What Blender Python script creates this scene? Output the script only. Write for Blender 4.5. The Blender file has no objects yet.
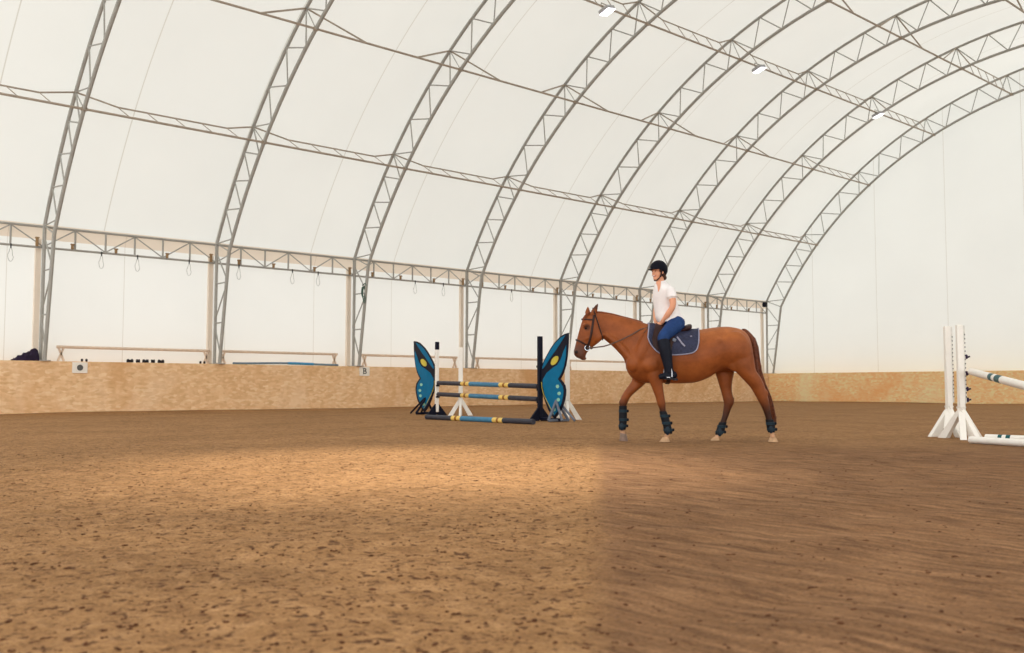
import bpy, math, random
from math import sin, cos, pi, radians, atan, atan2, sqrt
from mathutils import Vector, Matrix, noise
from mathutils.bvhtree import BVHTree

random.seed(7)
C = bpy.context.scene.collection
V = Vector

# ------------------------------------------------------------------ place: axes of the hall and of the view
YAW = 0.8351
PITCH = 0.0629
EYE = 0.735
FPX = 970.17
FV = V((-sin(YAW), cos(YAW), 0)); RV = V((cos(YAW), sin(YAW), 0))

def W(X, Z, h=0.0):
    """a point X metres to the right, Z metres ahead of the eye, at height h"""
    p = FV * Z + RV * X
    return V((p.x, p.y, h))

def sight(u, v):
    """direction in which the eye sees the photograph's pixel (u, v)"""
    d = FV * cos(PITCH) + V((0, 0, sin(PITCH))); w = V((0, 0, cos(PITCH))) - FV * sin(PITCH)
    return d + RV * ((u - 512) / FPX) + w * ((326.5 - v) / FPX)
def yat(u, v, x):
    d = sight(u, v); return d.y * x / d.x

# ------------------------------------------------------------------ materials
def lin(c):
    return tuple(((x / 255) / 12.92 if x / 255 <= 0.04045 else ((x / 255 + 0.055) / 1.055) ** 2.4) for x in c) + (1,)

class N:
    def __init__(s, name):
        s.m = bpy.data.materials.new(name); s.m.use_nodes = True
        s.t = s.m.node_tree; s.t.nodes.clear()
        s.out = s.n('ShaderNodeOutputMaterial')
    def n(s, typ, **kw):
        x = s.t.nodes.new(typ)
        for k, v in kw.items():
            if k.startswith('i_'):
                x.inputs[k[2:].replace('_', ' ')].default_value = v
            else:
                setattr(x, k, v)
        return x
    def l(s, a, b): s.t.links.new(a, b)
    def coord(s, which='Object'): return s.n('ShaderNodeTexCoord').outputs[which]
    def noise(s, scale, detail=3, rough=.55, vec=None, dist=0):
        x = s.n('ShaderNodeTexNoise'); x.inputs['Scale'].default_value = scale; x.inputs['Detail'].default_value = detail
        x.inputs['Roughness'].default_value = rough; x.inputs['Distortion'].default_value = dist
        if vec is not None: s.l(vec, x.inputs['Vector'])
        return x.outputs['Fac']
    def ramp(s, fac, stops):
        r = s.n('ShaderNodeValToRGB'); e = r.color_ramp.elements
        while len(e) < len(stops): e.new(0.5)
        for k, (p, c) in enumerate(stops):
            e[k].position = p; e[k].color = c if len(c) == 4 else tuple(c) + (1,)
        s.l(fac, r.inputs[0]); return r.outputs[0]
    def mix(s, fac, a, b, typ='MIX'):
        x = s.n('ShaderNodeMix'); x.data_type = 'RGBA'; x.blend_type = typ
        for sock, v in ((x.inputs[0], fac), (x.inputs[6], a), (x.inputs[7], b)):
            if hasattr(v, 'links'): s.l(v, sock)
            else: sock.default_value = v
        return x.outputs[2]
    def math(s, op, a, b=0.0, c=0.0, clamp=False):
        x = s.n('ShaderNodeMath'); x.operation = op; x.use_clamp = clamp
        for k, v in enumerate((a, b, c)):
            if hasattr(v, 'links'): s.l(v, x.inputs[k])
            else: x.inputs[k].default_value = v
        return x.outputs[0]
    def mapping(s, vec, scale=(1, 1, 1), rot=(0, 0, 0)):
        x = s.n('ShaderNodeMapping'); x.inputs['Scale'].default_value = scale; x.inputs['Rotation'].default_value = rot
        s.l(vec, x.inputs['Vector']); return x.outputs[0]
    def bump(s, h, strength=.3, dist=.01):
        x = s.n('ShaderNodeBump'); x.inputs['Strength'].default_value = strength; x.inputs['Distance'].default_value = dist
        s.l(h, x.inputs['Height']); return x.outputs[0]
    def bsdf(s, col, rough=.6, metal=0.0, bump=None, spec=None, sheen=None):
        b = s.n('ShaderNodeBsdfPrincipled')
        if hasattr(col, 'links'): s.l(col, b.inputs['Base Color'])
        else: b.inputs['Base Color'].default_value = col
        b.inputs['Roughness'].default_value = rough; b.inputs['Metallic'].default_value = metal
        if spec is not None: b.inputs['Specular IOR Level'].default_value = spec
        if sheen: b.inputs['Sheen Weight'].default_value = sheen
        if bump is not None: s.l(bump, b.inputs['Normal'])
        s.l(b.outputs[0], s.out.inputs[0]); return s.m

def plain(name, rgb, rough=.6, metal=0.0, var=.12, scale=9.0, bumpy=0.0, spec=None):
    n = N(name); c = lin(rgb)
    f = n.noise(scale, 4, .6, n.coord())
    d = tuple(x * (1 - var) for x in c[:3]) + (1,); e = tuple(min(1, x * (1 + var)) for x in c[:3]) + (1,)
    col = n.ramp(f, [(.3, d), (.7, e)])
    b = n.bump(n.noise(scale * 6, 3, .6, n.coord()), bumpy, .004) if bumpy else None
    return n.bsdf(col, rough, metal, b, .22 if spec is None else spec)

def membrane(name, axis_seams, rgb, trans=.55):
    """white coated fabric lit through from outside, with welded seams"""
    n = N(name); co = n.coord()
    sep = n.n('ShaderNodeSeparateXYZ'); n.l(co, sep.inputs[0])
    seam = None
    for ax, start, step, half in axis_seams:
        v = n.math('SUBTRACT', sep.outputs[ax], start)
        if step: v = n.math('PINGPONG', v, step / 2.0)
        v = n.math('LESS_THAN', n.math('ABSOLUTE', v), half)
        seam = v if seam is None else n.math('MAXIMUM', seam, v)
    c = lin(rgb)
    f = n.noise(.35, 3, .5, co)
    col = n.ramp(f, [(.3, tuple(x * .97 for x in c[:3]) + (1,)), (.7, c)])
    col = n.mix(seam, col, tuple(x * y for x, y in zip(c[:3], (.80, .77, .73))) + (1,))
    bmp = n.bump(n.noise(.8, 2, .5, co), .15, .1)
    d = n.n('ShaderNodeBsdfDiffuse'); t = n.n('ShaderNodeBsdfTranslucent')
    for s in (d, t):
        n.l(col, s.inputs['Color']); n.l(bmp, s.inputs['Normal'])
    mx = n.n('ShaderNodeMixShader'); mx.inputs[0].default_value = trans
    n.l(d.outputs[0], mx.inputs[1]); n.l(t.outputs[0], mx.inputs[2]); n.l(mx.outputs[0], n.out.inputs[0])
    return n.m

M = {}
M['steel'] = plain('galvanised_steel', (160, 158, 152), .5, .0, .10, 3.0)
M['steel_warm'] = plain('primed_steel', (164, 152, 138), .55, .0, .12, 3.0)
M['white_metal'] = plain('white_painted_metal', (226, 221, 214), .5)
M['beam_tan'] = plain('tan_painted_wood', (236, 222, 206), .6, 0, .04, 2)
M['rail'] = plain('pinkish_painted_pipe', (216, 194, 174), .5)
M['brass'] = plain('rusty_clamp', (150, 122, 88), .6)
M['black'] = plain('black_paint', (28, 28, 34), .5)
M['navy_paint'] = plain('navy_black_paint', (18, 21, 38), .5, 0, .12, 9, 0, .12)
M['white_plastic'] = plain('white_plastic', (246, 241, 234), .45, 0, .03)
M['purple'] = plain('dark_purple_plastic', (48, 26, 58), .5)
M['teal'] = plain('teal_blue_paint', (0, 108, 152), .5, 0, .10, 6, 0, .10)
M['yellow'] = plain('yellow_paint', (208, 192, 72), .45)
M['pale_green'] = plain('pale_mint_paint', (150, 208, 184), .45)
M['pole_dark'] = plain('charcoal_pole_paint', (58, 58, 68), .5, 0, .2)
M['pole_yellow'] = plain('cream_yellow_pole_paint', (236, 200, 110), .5)
M['pole_orange'] = plain('ochre_pole_paint', (150, 96, 40), .5)
M['pole_blue'] = plain('steel_blue_pole_paint', (70, 126, 160), .5, 0, .15)
M['band_teal'] = plain('dark_teal_band', (28, 88, 92), .5)
M['grey_metal'] = plain('grey_metal', (112, 118, 132), .4, .2)
M['plate_white'] = plain('white_sign_board', (238, 232, 222), .5, 0, .03)
M['letter'] = plain('letter_paint', (92, 92, 90), .5)
M['heap'] = plain('dark_purple_fabric', (36, 24, 46), .8, 0, .4, 8)
M['hose_grey'] = plain('blue_grey_plastic', (110, 132, 146), .5)
M['hose_blue'] = plain('sky_blue_plastic', (66, 142, 186), .5)
M['green_rope'] = plain('green_cord', (70, 96, 84), .7)
M['skin'] = plain('skin', (224, 160, 128), .5, 0, .06, 20)
M['lips'] = plain('lips', (186, 96, 88), .4)
M['teeth'] = plain('teeth', (240, 232, 222), .3)
M['hair'] = plain('brown_hair', (74, 46, 34), .5, 0, .3, 30)
M['shirt'] = plain('white_cotton', (238, 232, 232), .8, 0, .04, 14, .2)
M['breeches'] = plain('blue_stretch_denim', (28, 58, 108), .7, 0, .2, 14, .2)
M['chaps'] = plain('black_navy_leather', (18, 21, 34), .55, 0, .2, 12, 0, .15)
M['helmet'] = plain('dark_navy_velvet', (9, 10, 24), .6, 0, .15, 20, 0, .12)
M['tack'] = plain('dark_brown_leather', (52, 32, 26), .4, 0, .2, 20)
M['saddle'] = plain('brown_saddle_leather', (54, 33, 31), .4, 0, .2, 20)
M['rein'] = plain('grey_brown_rein', (92, 70, 60), .5)
M['chrome'] = plain('polished_metal', (190, 192, 198), .25, .9)
M['boot_shell'] = plain('slate_blue_shell', (26, 42, 54), .4, 0, .15)
M['boot_black'] = plain('black_neoprene', (16, 18, 26), .6)
M['boot_strap'] = plain('teal_black_strap', (22, 44, 56), .5)
M['hoof'] = plain('sandy_hoof', (196, 158, 122), .7, 0, .2, 20)
M['hoof_grey'] = plain('grey_brown_hoof', (134, 112, 100), .6, 0, .2, 20)
M['tail'] = plain('dark_chestnut_hair', (104, 56, 36), .5, 0, .45, 30)
M['mane'] = plain('chestnut_mane_hair', (126, 66, 40), .5, 0, .35, 30)
M['eye'] = plain('dark_eye', (14, 9, 9), .15, 0, .05)
M['piping'] = plain('pale_grey_piping', (150, 148, 168), .6)
M['lamp_case'] = plain('lamp_housing', (170, 170, 172), .5)

def quilt():
    n = N('navy_quilted_cotton'); co = n.mapping(n.coord(), (1, 1, 1), (0, radians(45), 0))
    sep = n.n('ShaderNodeSeparateXYZ'); n.l(co, sep.inputs[0])
    a = n.math('PINGPONG', sep.outputs[0], .024); b = n.math('PINGPONG', sep.outputs[2], .024)
    h = n.math('MINIMUM', a, b)
    col = n.ramp(n.noise(30, 3, .6, n.coord()), [(.3, lin((28, 31, 54))), (.7, lin((43, 47, 78)))])
    return n.bsdf(col, .75, 0, n.bump(h, .8, .2))
M['pad'] = quilt()

def glow(name, rgb, s):
    n = N(name); e = n.n('ShaderNodeEmission'); e.inputs[0].default_value = lin(rgb); e.inputs[1].default_value = s
    n.l(e.outputs[0], n.out.inputs[0]); return n.m
M['lens'] = glow('lit_lamp_lens', (246, 246, 255), 4.0)

def coat():
    n = N('chestnut_coat')
    at = n.n('ShaderNodeVertexColor'); at.layer_name = 'coat'
    f = n.noise(6, 4, .6, n.coord())
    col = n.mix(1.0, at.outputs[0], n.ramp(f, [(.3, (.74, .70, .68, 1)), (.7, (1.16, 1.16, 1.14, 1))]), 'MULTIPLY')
    hair = n.noise(70, 2, .5, n.mapping(n.coord(), (1, 1, .25)))
    return n.bsdf(col, .48, 0, n.bump(hair, .12, .006), .22)
M['coat'] = coat()

def board(name, k):
    lin = lambda c: globals()['lin'](tuple(min(252, x * y) for x, y in zip(c, k)))
    n = N(name); co = n.coord()
    chips = n.n('ShaderNodeTexVoronoi'); chips.inputs['Scale'].default_value = 16; n.l(n.mapping(co, (.45, .45, 1)), chips.inputs['Vector'])
    base = n.ramp(n.noise(5, 4, .7, co), [(.25, lin((206, 164, 120))), (.5, lin((224, 184, 142))), (.75, lin((236, 202, 164)))])
    col = n.mix(.45, base, n.ramp(chips.outputs['Color'], [(.1, lin((200, 152, 102))), (.55, lin((226, 184, 138))), (.95, lin((248, 220, 184)))]))
    dust = n.noise(.35, 4, .6, co, .6)
    col = n.mix(n.ramp(dust, [(.5, (0, 0, 0)), (.68, (.75, .75, .75))]), col, lin((204, 152, 100)))
    pale = n.noise(.5, 3, .6, n.mapping(co, (1, 1.3, .6)), .4)
    col = n.mix(n.ramp(pale, [(.52, (0, 0, 0)), (.7, (.6, .6, .6))]), col, lin((238, 208, 176)))
    return n.bsdf(col, .8, 0, n.bump(chips.outputs['Distance'], .2, .01))
M['board'] = board('particle_board', (1.03, 1.03, 1.02))
M['board_back'] = board('brightened_orange_particle_board', (1.22, 1.16, 1.11))  # more orange gable board, its colour lightened to stand in for missing light

def sand(name='arena_sand'):
    n = N(name); co = n.coord()
    sep = n.n('ShaderNodeSeparateXYZ'); n.l(co, sep.inputs[0])
    # edge between the trampled strip and the smoother, damper, raked strip
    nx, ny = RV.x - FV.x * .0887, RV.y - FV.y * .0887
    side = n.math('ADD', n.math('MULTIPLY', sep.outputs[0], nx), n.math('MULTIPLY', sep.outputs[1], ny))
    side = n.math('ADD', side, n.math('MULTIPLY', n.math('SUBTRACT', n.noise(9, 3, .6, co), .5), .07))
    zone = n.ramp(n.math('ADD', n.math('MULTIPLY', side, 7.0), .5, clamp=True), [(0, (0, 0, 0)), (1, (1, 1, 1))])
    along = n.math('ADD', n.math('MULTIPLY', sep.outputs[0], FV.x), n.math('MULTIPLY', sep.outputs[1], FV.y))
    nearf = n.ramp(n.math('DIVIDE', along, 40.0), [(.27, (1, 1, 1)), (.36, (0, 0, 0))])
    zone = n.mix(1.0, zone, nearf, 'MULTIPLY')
    big = n.noise(.7, 4, .6, co, .5)
    midn = n.noise(7, 5, .65, co, .3)
    fine = n.noise(60, 3, .7, co)
    clod = n.noise(22, 3, .6, co, .4)
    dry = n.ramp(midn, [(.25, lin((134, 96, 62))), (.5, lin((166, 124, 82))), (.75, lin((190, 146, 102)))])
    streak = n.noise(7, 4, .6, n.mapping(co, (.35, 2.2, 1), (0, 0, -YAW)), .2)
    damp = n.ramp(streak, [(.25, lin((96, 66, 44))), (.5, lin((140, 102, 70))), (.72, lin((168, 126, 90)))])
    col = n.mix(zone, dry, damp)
    col = n.mix(1.0, col, n.ramp(big, [(.3, (.80, .79, .78, 1)), (.65, (1.06, 1.06, 1.06, 1))]), 'MULTIPLY')
    col = n.mix(1.0, col, n.ramp(fine, [(.3, (.62, .60, .58, 1)), (.5, (1, 1, 1, 1)), (.72, (1.25, 1.25, 1.25, 1))]), 'MULTIPLY')
    dots = n.ramp(clod, [(.555, (0, 0, 0)), (.64, (.9, .9, .9))])
    dots = n.mix(zone, dots, n.ramp(n.noise(15, 4, .6, n.mapping(co, (.4, 1.5, 1), (0, 0, -YAW)), .3), [(.60, (0, 0, 0)), (.70, (.7, .7, .7))]))
    col = n.mix(dots, col, lin((84, 52, 32)))
    h = n.math('ADD', n.math('MULTIPLY', midn, .6), n.math('ADD', n.math('MULTIPLY', fine, .25), n.math('MULTIPLY', clod, -.5)))
    return n.bsdf(col, .95, 0, n.bump(h, .9, .06), .15)
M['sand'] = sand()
M['clod'] = plain('damp_sand_clod', (88, 54, 33), .95, 0, .35, 20, .5)

M['roof_fabric'] = membrane('roof_membrane', [(1, 10.16, 3.47, .016)], (238, 237, 232), .55)
M['wall_fabric'] = membrane('wall_membrane', [(1, 10.84, 3.25, .010)], (240, 238, 233), .55)
M['gable_fabric'] = membrane('gable_membrane', [(0, -26.53, 3.45, .013)], (238, 237, 232), .55)
M['gusset'] = membrane('beige_fabric_flap', [(1, 10.84, 3.25, .008)], (232, 216, 198), .45)

# ------------------------------------------------------------------ mesh helpers
class MB:
    def __init__(s): s.v = []; s.f = []; s.mi = []; s.cur = 0
    def add(s, vs, fs):
        b = len(s.v); s.v += [tuple(p) for p in vs]
        for f in fs: s.f.append(tuple(i + b for i in f)); s.mi.append(s.cur)
        return s
    def box(s, c, size, rot=None, bev=0.0):
        c = V(c); hx, hy, hz = (size[0] / 2, size[1] / 2, size[2] / 2)
        if bev:
            b = min(bev, hx * .9, hy * .9, hz * .9); P = []
            for sx in (-1, 1):
                for sy in (-1, 1):
                    for sz in (-1, 1):
                        P += [V((sx * (hx - b), sy * (hy - b), sz * hz)), V((sx * (hx - b), sy * hy, sz * (hz - b))), V((sx * hx, sy * (hy - b), sz * (hz - b)))]
            bm = __import__('bmesh').new()
            for p in P: bm.verts.new(p)
            __import__('bmesh').ops.convex_hull(bm, input=bm.verts)
            bm.verts.ensure_lookup_table(); bm.verts.index_update()
            vs = [v.co.copy() for v in bm.verts]; fs = [[v.index for v in f.verts] for f in bm.faces]; bm.free()
        else:
            vs = [V((x, y, z)) for x in (-hx, hx) for y in (-hy, hy) for z in (-hz, hz)]
            fs = [(0, 1, 3, 2), (4, 6, 7, 5), (0, 4, 5, 1), (2, 3, 7, 6), (0, 2, 6, 4), (1, 5, 7, 3)]
        if rot is not None: vs = [rot @ p for p in vs]
        return s.add([c + p for p in vs], fs)
    def path(s, pts, r, n=8, flat=None, closed=False):
        """round tube along points; r a number or one per point; flat=(axis vector, factor) squeezes the section"""
        pts = [V(p) for p in pts]; k = len(pts)
        rs = r if isinstance(r, (list, tuple)) else [r] * k
        T = []
        for i in range(k):
            if closed: d = pts[(i + 1) % k] - pts[i - 1]
            else: d = pts[min(i + 1, k - 1)] - pts[max(i - 1, 0)]
            T.append(d.normalized() if d.length > 1e-9 else V((0, 0, 1)))
        up = V((0, 0, 1)) if abs(T[0].z) < .9 else V((1, 0, 0))
        a = (up - T[0] * up.dot(T[0])).normalized(); vs = []
        for i in range(k):
            a = (a - T[i] * a.dot(T[i])).normalized(); b = T[i].cross(a)
            for j in range(n):
                q = (a * cos(2 * pi * j / n) + b * sin(2 * pi * j / n)) * rs[i]
                if flat: q = q - flat[0] * q.dot(flat[0]) * (1 - flat[1])
                vs.append(pts[i] + q)
        fs = []
        for i in range(k if closed else k - 1):
            for j in range(n):
                i2 = (i + 1) % k
                fs.append((i * n + j, i * n + (j + 1) % n, i2 * n + (j + 1) % n, i2 * n + j))
        if not closed:
            fs.append(tuple(range(n - 1, -1, -1))); fs.append(tuple((k - 1) * n + j for j in range(n)))
        return s.add(vs, fs)
    def rings(s, R, closed_ring=True, caps=True):
        n = len(R[0]); vs = [p for q in R for p in q]; fs = []
        for i in range(len(R) - 1):
            for j in range(n if closed_ring else n - 1):
                fs.append((i * n + j, i * n + (j + 1) % n, (i + 1) * n + (j + 1) % n, (i + 1) * n + j))
        if caps and closed_ring:
            for i, rev in ((0, True), (len(R) - 1, False)):
                c = sum((V(p) for p in R[i]), V((0, 0, 0))) / n; vs.append(c); ci = len(vs) - 1
                for j in range(n):
                    t = (i * n + j, i * n + (j + 1) % n, ci); fs.append(t[::-1] if not rev else t[::-1] if False else (t if not rev else t[::-1]))
        return s.add(vs, fs)
    def ell(s, c, r, rot=None, nu=16, nv=10):
        R = []
        c = V(c)
        for i in range(nv + 1):
            t = pi * (i if 0 < i < nv else (.02 if i == 0 else nv - .02)) / nv
            ring = []
            for j in range(nu):
                p = V((r[0] * sin(t) * cos(2 * pi * j / nu), r[1] * sin(t) * sin(2 * pi * j / nu), r[2] * cos(t)))
                if rot is not None: p = rot @ p
                ring.append(c + p)
            R.append(ring)
        return s.rings(R)
    def prism(s, outline, o, ax, ay, th):
        """polygon (a,b) -> o + a*ax + b*ay, thickened by the vector th"""
        import bmesh
        o = V(o); P = [o + ax * a + ay * b for a, b in outline]; n = len(P)
        from mathutils.geometry import tessellate_polygon
        tri = tessellate_polygon([P])
        vs = [p - th / 2 for p in P] + [p + th / 2 for p in P]
        fs = [tuple(t) for t in tri] + [tuple(i + n for i in t[::-1]) for t in tri]
        fs += [(i, (i + 1) % n, n + (i + 1) % n, n + i) for i in range(n)]
        return s.add(vs, fs)
    def mesh(s, name, mats):
        me = bpy.data.meshes.new(name); me.from_pydata(s.v, [], s.f)
        mats = mats if isinstance(mats, (list, tuple)) else [mats]
        for m in mats: me.materials.append(m)
        if len(mats) > 1: me.polygons.foreach_set('material_index', s.mi)
        import bmesh
        bm = bmesh.new(); bm.from_mesh(me); bmesh.ops.recalc_face_normals(bm, faces=bm.faces); bm.to_mesh(me); bm.free()
        return me
    def build(s, name, mats, parent=None, smooth=True, loc=None):
        me = s.mesh(name, mats)
        if smooth:
            me.polygons.foreach_set('use_smooth', [True] * len(me.polygons)); me.set_sharp_from_angle(angle=radians(38))
        o = bpy.data.objects.new(name, me); C.objects.link(o)
        if parent is not None: o.parent = parent
        if loc is not None: o.location = loc
        return o

def tag(o, label, cat, group=None):
    o['label'] = label; o['category'] = cat
    if group: o['group'] = group
    return o
def thing(name, label, cat, loc=(0, 0, 0), rotz=0.0, group=None):
    o = bpy.data.objects.new(name, None); C.objects.link(o); o.location = loc; o.rotation_euler = (0, 0, rotz)
    o.empty_display_size = .2
    return tag(o, label, cat, group)
def struct(o): o['kind'] = 'structure'; return o
def copy_tree(src, parent=None):
    kids = [c for c in C.objects if c.parent == src]
    c = src.copy(); C.objects.link(c)
    if parent is not None: c.parent = parent
    for k in kids: copy_tree(k, c)
    return c

ORD = ['first', 'second', 'third', 'fourth', 'fifth', 'sixth', 'seventh', 'eighth', 'ninth', 'tenth', 'eleventh', 'twelfth']

# ------------------------------------------------------------------ hall
CX, CZ, RO, RI = -12.77, -3.64, 18.57, 17.65
XL = -29.03
XR = 2 * CX - XL           # outer chord at the legs
XK = -28.67; YK = 44.08; YEND = 44.56
BAY = 5.157
YT = [YEND - BAY * (7 - k) for k in range(8)]
LEDGE = 1.474
def arc(deg, R): return (CX + R * cos(radians(deg)), CZ + R * sin(radians(deg)))
Y0, Y1 = -4.0, 44.95

# sand floor: fine near the eye, coarse beyond
fl = MB()
def hgt(x, y):
    return .016 * (noise.noise(V((x * 2.3, y * 2.3, 0))) + .6 * noise.noise(V((x * 6.1, y * 6.1, 3)))) + .012 * noise.noise(V((x * .4, y * .4, 7)))
def bank(x, y):
    d = min(x - XK, YK - y)
    return max(0.0, 1 - max(d, 0) / 1.1) ** 2 * (.05 + .05 * noise.noise(V((x * .35, y * .35, 2))))
def grid(x0, x1, y0, y1, st, near):
    nx = int(round((x1 - x0) / st)); ny = int(round((y1 - y0) / st)); vs = []
    for i in range(nx + 1):
        for j in range(ny + 1):
            x = x0 + (x1 - x0) * i / nx; y = y0 + (y1 - y0) * j / ny
            edge = min(i, nx - i, j, ny - j)
            h = hgt(x, y) * (min(1, edge / 4.0) if near else 0) + (0 if near else bank(x, y))
            vs.append((x, y, h))
    fs = [(i * (ny + 1) + j, (i + 1) * (ny + 1) + j, (i + 1) * (ny + 1) + j + 1, i * (ny + 1) + j + 1) for i in range(nx) for j in range(ny)]
    fl.add(vs, fs)
grid(-10, 2, 0, 12, .07, True)
for (a, b, c, d) in ((-29, -10, -4, 12), (-29, 2, 12, 45), (2, 3.5, 12, 45), (2, 3.5, -4, 12), (-10, 2, -4, 0)):
    grid(a, b, c, d, .5, False)
floor = fl.build('floor', M['sand']); struct(floor)

# loose clods
cl = MB()
for _ in range(4200):
    Z = 2.5 + 8.5 * random.random() ** 1.5; X = (random.random() * 1.0 - .5) * Z * 1.2
    if X > .089 * Z and random.random() < .55: continue
    p = W(X, Z); s = random.uniform(.0022, .008) * (.55 + .6 * random.random())
    z0 = hgt(p.x, p.y); rot = Matrix.Rotation(random.random() * 6.28, 3, 'Z')
    for q in range(random.choice((1, 1, 2, 3))):
        cl.ell((p.x + random.uniform(-1, 1) * s * 1.6, p.y + random.uniform(-1, 1) * s * 1.6, z0 + s * .12), (s * random.uniform(.8, 1.9), s * random.uniform(.6, 1.2), s * random.uniform(.4, .8)), rot, 6, 4)
co = cl.build('sand_clod', M['clod']); co['kind'] = 'stuff'
tag(co, 'loose dark clods scattered over the sand in the foreground', 'sand')

# kickboards (thick base wall faced with particle board)
XW = -29.36                     # lower wall fabric
b = MB(); b.box(((XK - 30.0) / 2, (Y0 + 46) / 2, LEDGE / 2 - .05), (XK + 30.0, 46 - Y0, LEDGE + .1)); struct(b.build('baseboard_left', M['board'], smooth=False))
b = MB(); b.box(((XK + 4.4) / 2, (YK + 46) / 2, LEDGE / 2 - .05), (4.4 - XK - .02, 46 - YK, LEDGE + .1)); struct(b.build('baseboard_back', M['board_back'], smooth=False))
def sheet(name, pts, mat):
    me = bpy.data.meshes.new(name); me.from_pydata(pts, [], [tuple(range(len(pts)))]); me.materials.append(mat)
    o = bpy.data.objects.new(name, me); C.objects.link(o); return struct(o)
sheet('wall_left', [(XW, Y0, LEDGE - .02), (XW, Y1, LEDGE - .02), (XW, Y1, 4.95), (XW, Y0, 4.95)], M['wall_fabric'])
sheet('wall_right', [(XR + .33, 17, 0), (XR + .33, Y1, 0), (XR + .33, Y1, 5.0), (XR + .33, 17, 5.0)], M['wall_fabric'])
# beige flap behind the eave girder
sheet('trim_1', [(XW, Y0, 4.95), (XW, Y1, 4.95), (XW + .17, Y1, 5.36), (XW + .17, Y0, 5.36)], M['gusset'])
# roof fabric
RM = RO + .16
angs = [150.8 - 122.0 * i / 62 for i in range(63)]
prof = [(XW + .17, 5.36)] + [arc(a, RM) for a in angs] + [(XR + .34, 4.98)]
ys = [Y0 + (Y1 - Y0) * j / 32 for j in range(33)]
rf = MB(); n = len(ys)
rf.add([(x, y, z) for x, z in prof for y in ys], [(i * n + j, i * n + j + 1, (i + 1) * n + j + 1, (i + 1) * n + j) for i in range(len(prof) - 1) for j in range(n - 1)])
struct(rf.build('ceiling', M['roof_fabric']))
# gable wall
sheet('wall_back', [(x, Y1, z) for x, z in [(XW - .01, LEDGE - .02), (XW - .01, 4.95)] + prof + [(XR + .34, LEDGE - .02)]], M['gable_fabric'])

# ------------------------------------------------------------------ arch trusses
PUR = [138.7, 125.95, 113.75, 101.8, 89.9]
nodes = [151.2, 147.6, 144.5, 141.4, 138.7]
for a, bb in zip(PUR[:-1], PUR[1:]):
    nodes += [a + (bb - a) * t / 3 for t in (1, 2, 3)]
far = nodes[-1]
while far - 3.98 > 29: far -= 3.98; nodes.append(far)

def make_truss(y, label):
    t = thing('arch_truss', label, 'roof truss', (XL + .15, y, LEDGE), 0, 'arch trusses holding up the tent roof')
    L = lambda x, z: V((x - XL - .15, 0, z - LEDGE))
    outer = [L(XL - .04, LEDGE + .02), L(XL - .01, 4.9)] + [L(*arc(a, RO)) for a in [151.2 - 122.4 * i / 60 for i in range(61)]] + [L(XR + .04, LEDGE + .02)]
    inner = [L(XL + .33, LEDGE + .02), L(XL + .80, 4.62)] + [L(*arc(a, RI)) for a in [150.8 - 121.6 * i / 60 for i in range(61)]] + [L(XR - .33, LEDGE + .02)]
    MB().path(outer, .052, 8).build('outer_chord', M['steel'], t)
    MB().path(inner, .056, 8).build('inner_chord', M['steel'], t)
    b = MB(); b.box(L(XL + .15, LEDGE + .012), (.62, .26, .024)); b.build('foot_plate', M['steel'], t)
    def br(p, q, r=.021, nm='brace'): MB().path([p, q], r, 6).build(nm, M['steel'], t)
    ox = lambda z: XL - .04 + (z - LEDGE) * .009
    ix = lambda z: XL + .33 + (z - LEDGE) * .149
    for z in (2.77, 4.02): br(L(ox(z), z), L(ix(z), z))
    for zo, zi in ((2.65, 1.75), (2.9, 3.92), (5.0, 4.12)): br(L(ox(zo), zo), L(ix(zi), zi))
    br(L(*arc(151.2, RO)), L(*arc(150.8, RI)))
    rest = MB(); k = 0
    for a, c in zip(nodes[:-1], nodes[1:]):
        m = (a + c) / 2
        pa, pm, pc = L(*arc(a, RO)), L(*arc(m, RI)), L(*arc(c, RO))
        if c > 80:
            br(pa, pm); br(pm, pc)
        else:
            rest.path([pa, pm], .021, 6); rest.path([pm, pc], .021, 6)
    rest.build('lattice', M['steel'], t)
    for p in PUR:
        br(L(*arc(p, RO)), L(*arc(p, RI)), .016, 'purlin_bracket')
        b = MB(); b.box(L(*arc(p, RI)), (.10, .13, .10)); b.build('purlin_clamp', M['steel_warm'], t)
    return t

TL = ['tall steel arch truss at the far left, rising beside the dark purple heap',
      'steel arch truss standing where the first two wall rails meet, third bay from the gable corner of the left wall'.replace(', third bay from the gable corner of the left wall', ''),
      'steel arch truss with the green cord coil on it, above the letter B plate',
      'steel arch truss whose foot shows between the butterfly wings, right of the white standard',
      'steel arch truss coming down behind the right butterfly wing and the horse head',
      'steel arch truss coming down behind the rider and her helmet',
      'steel arch truss coming down behind the horse croup, second from the gable wall',
      'last steel arch truss, standing against the white gable wall at the corner']
trusses = [make_truss(y, TL[k]) for k, y in enumerate(YT)]

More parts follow.
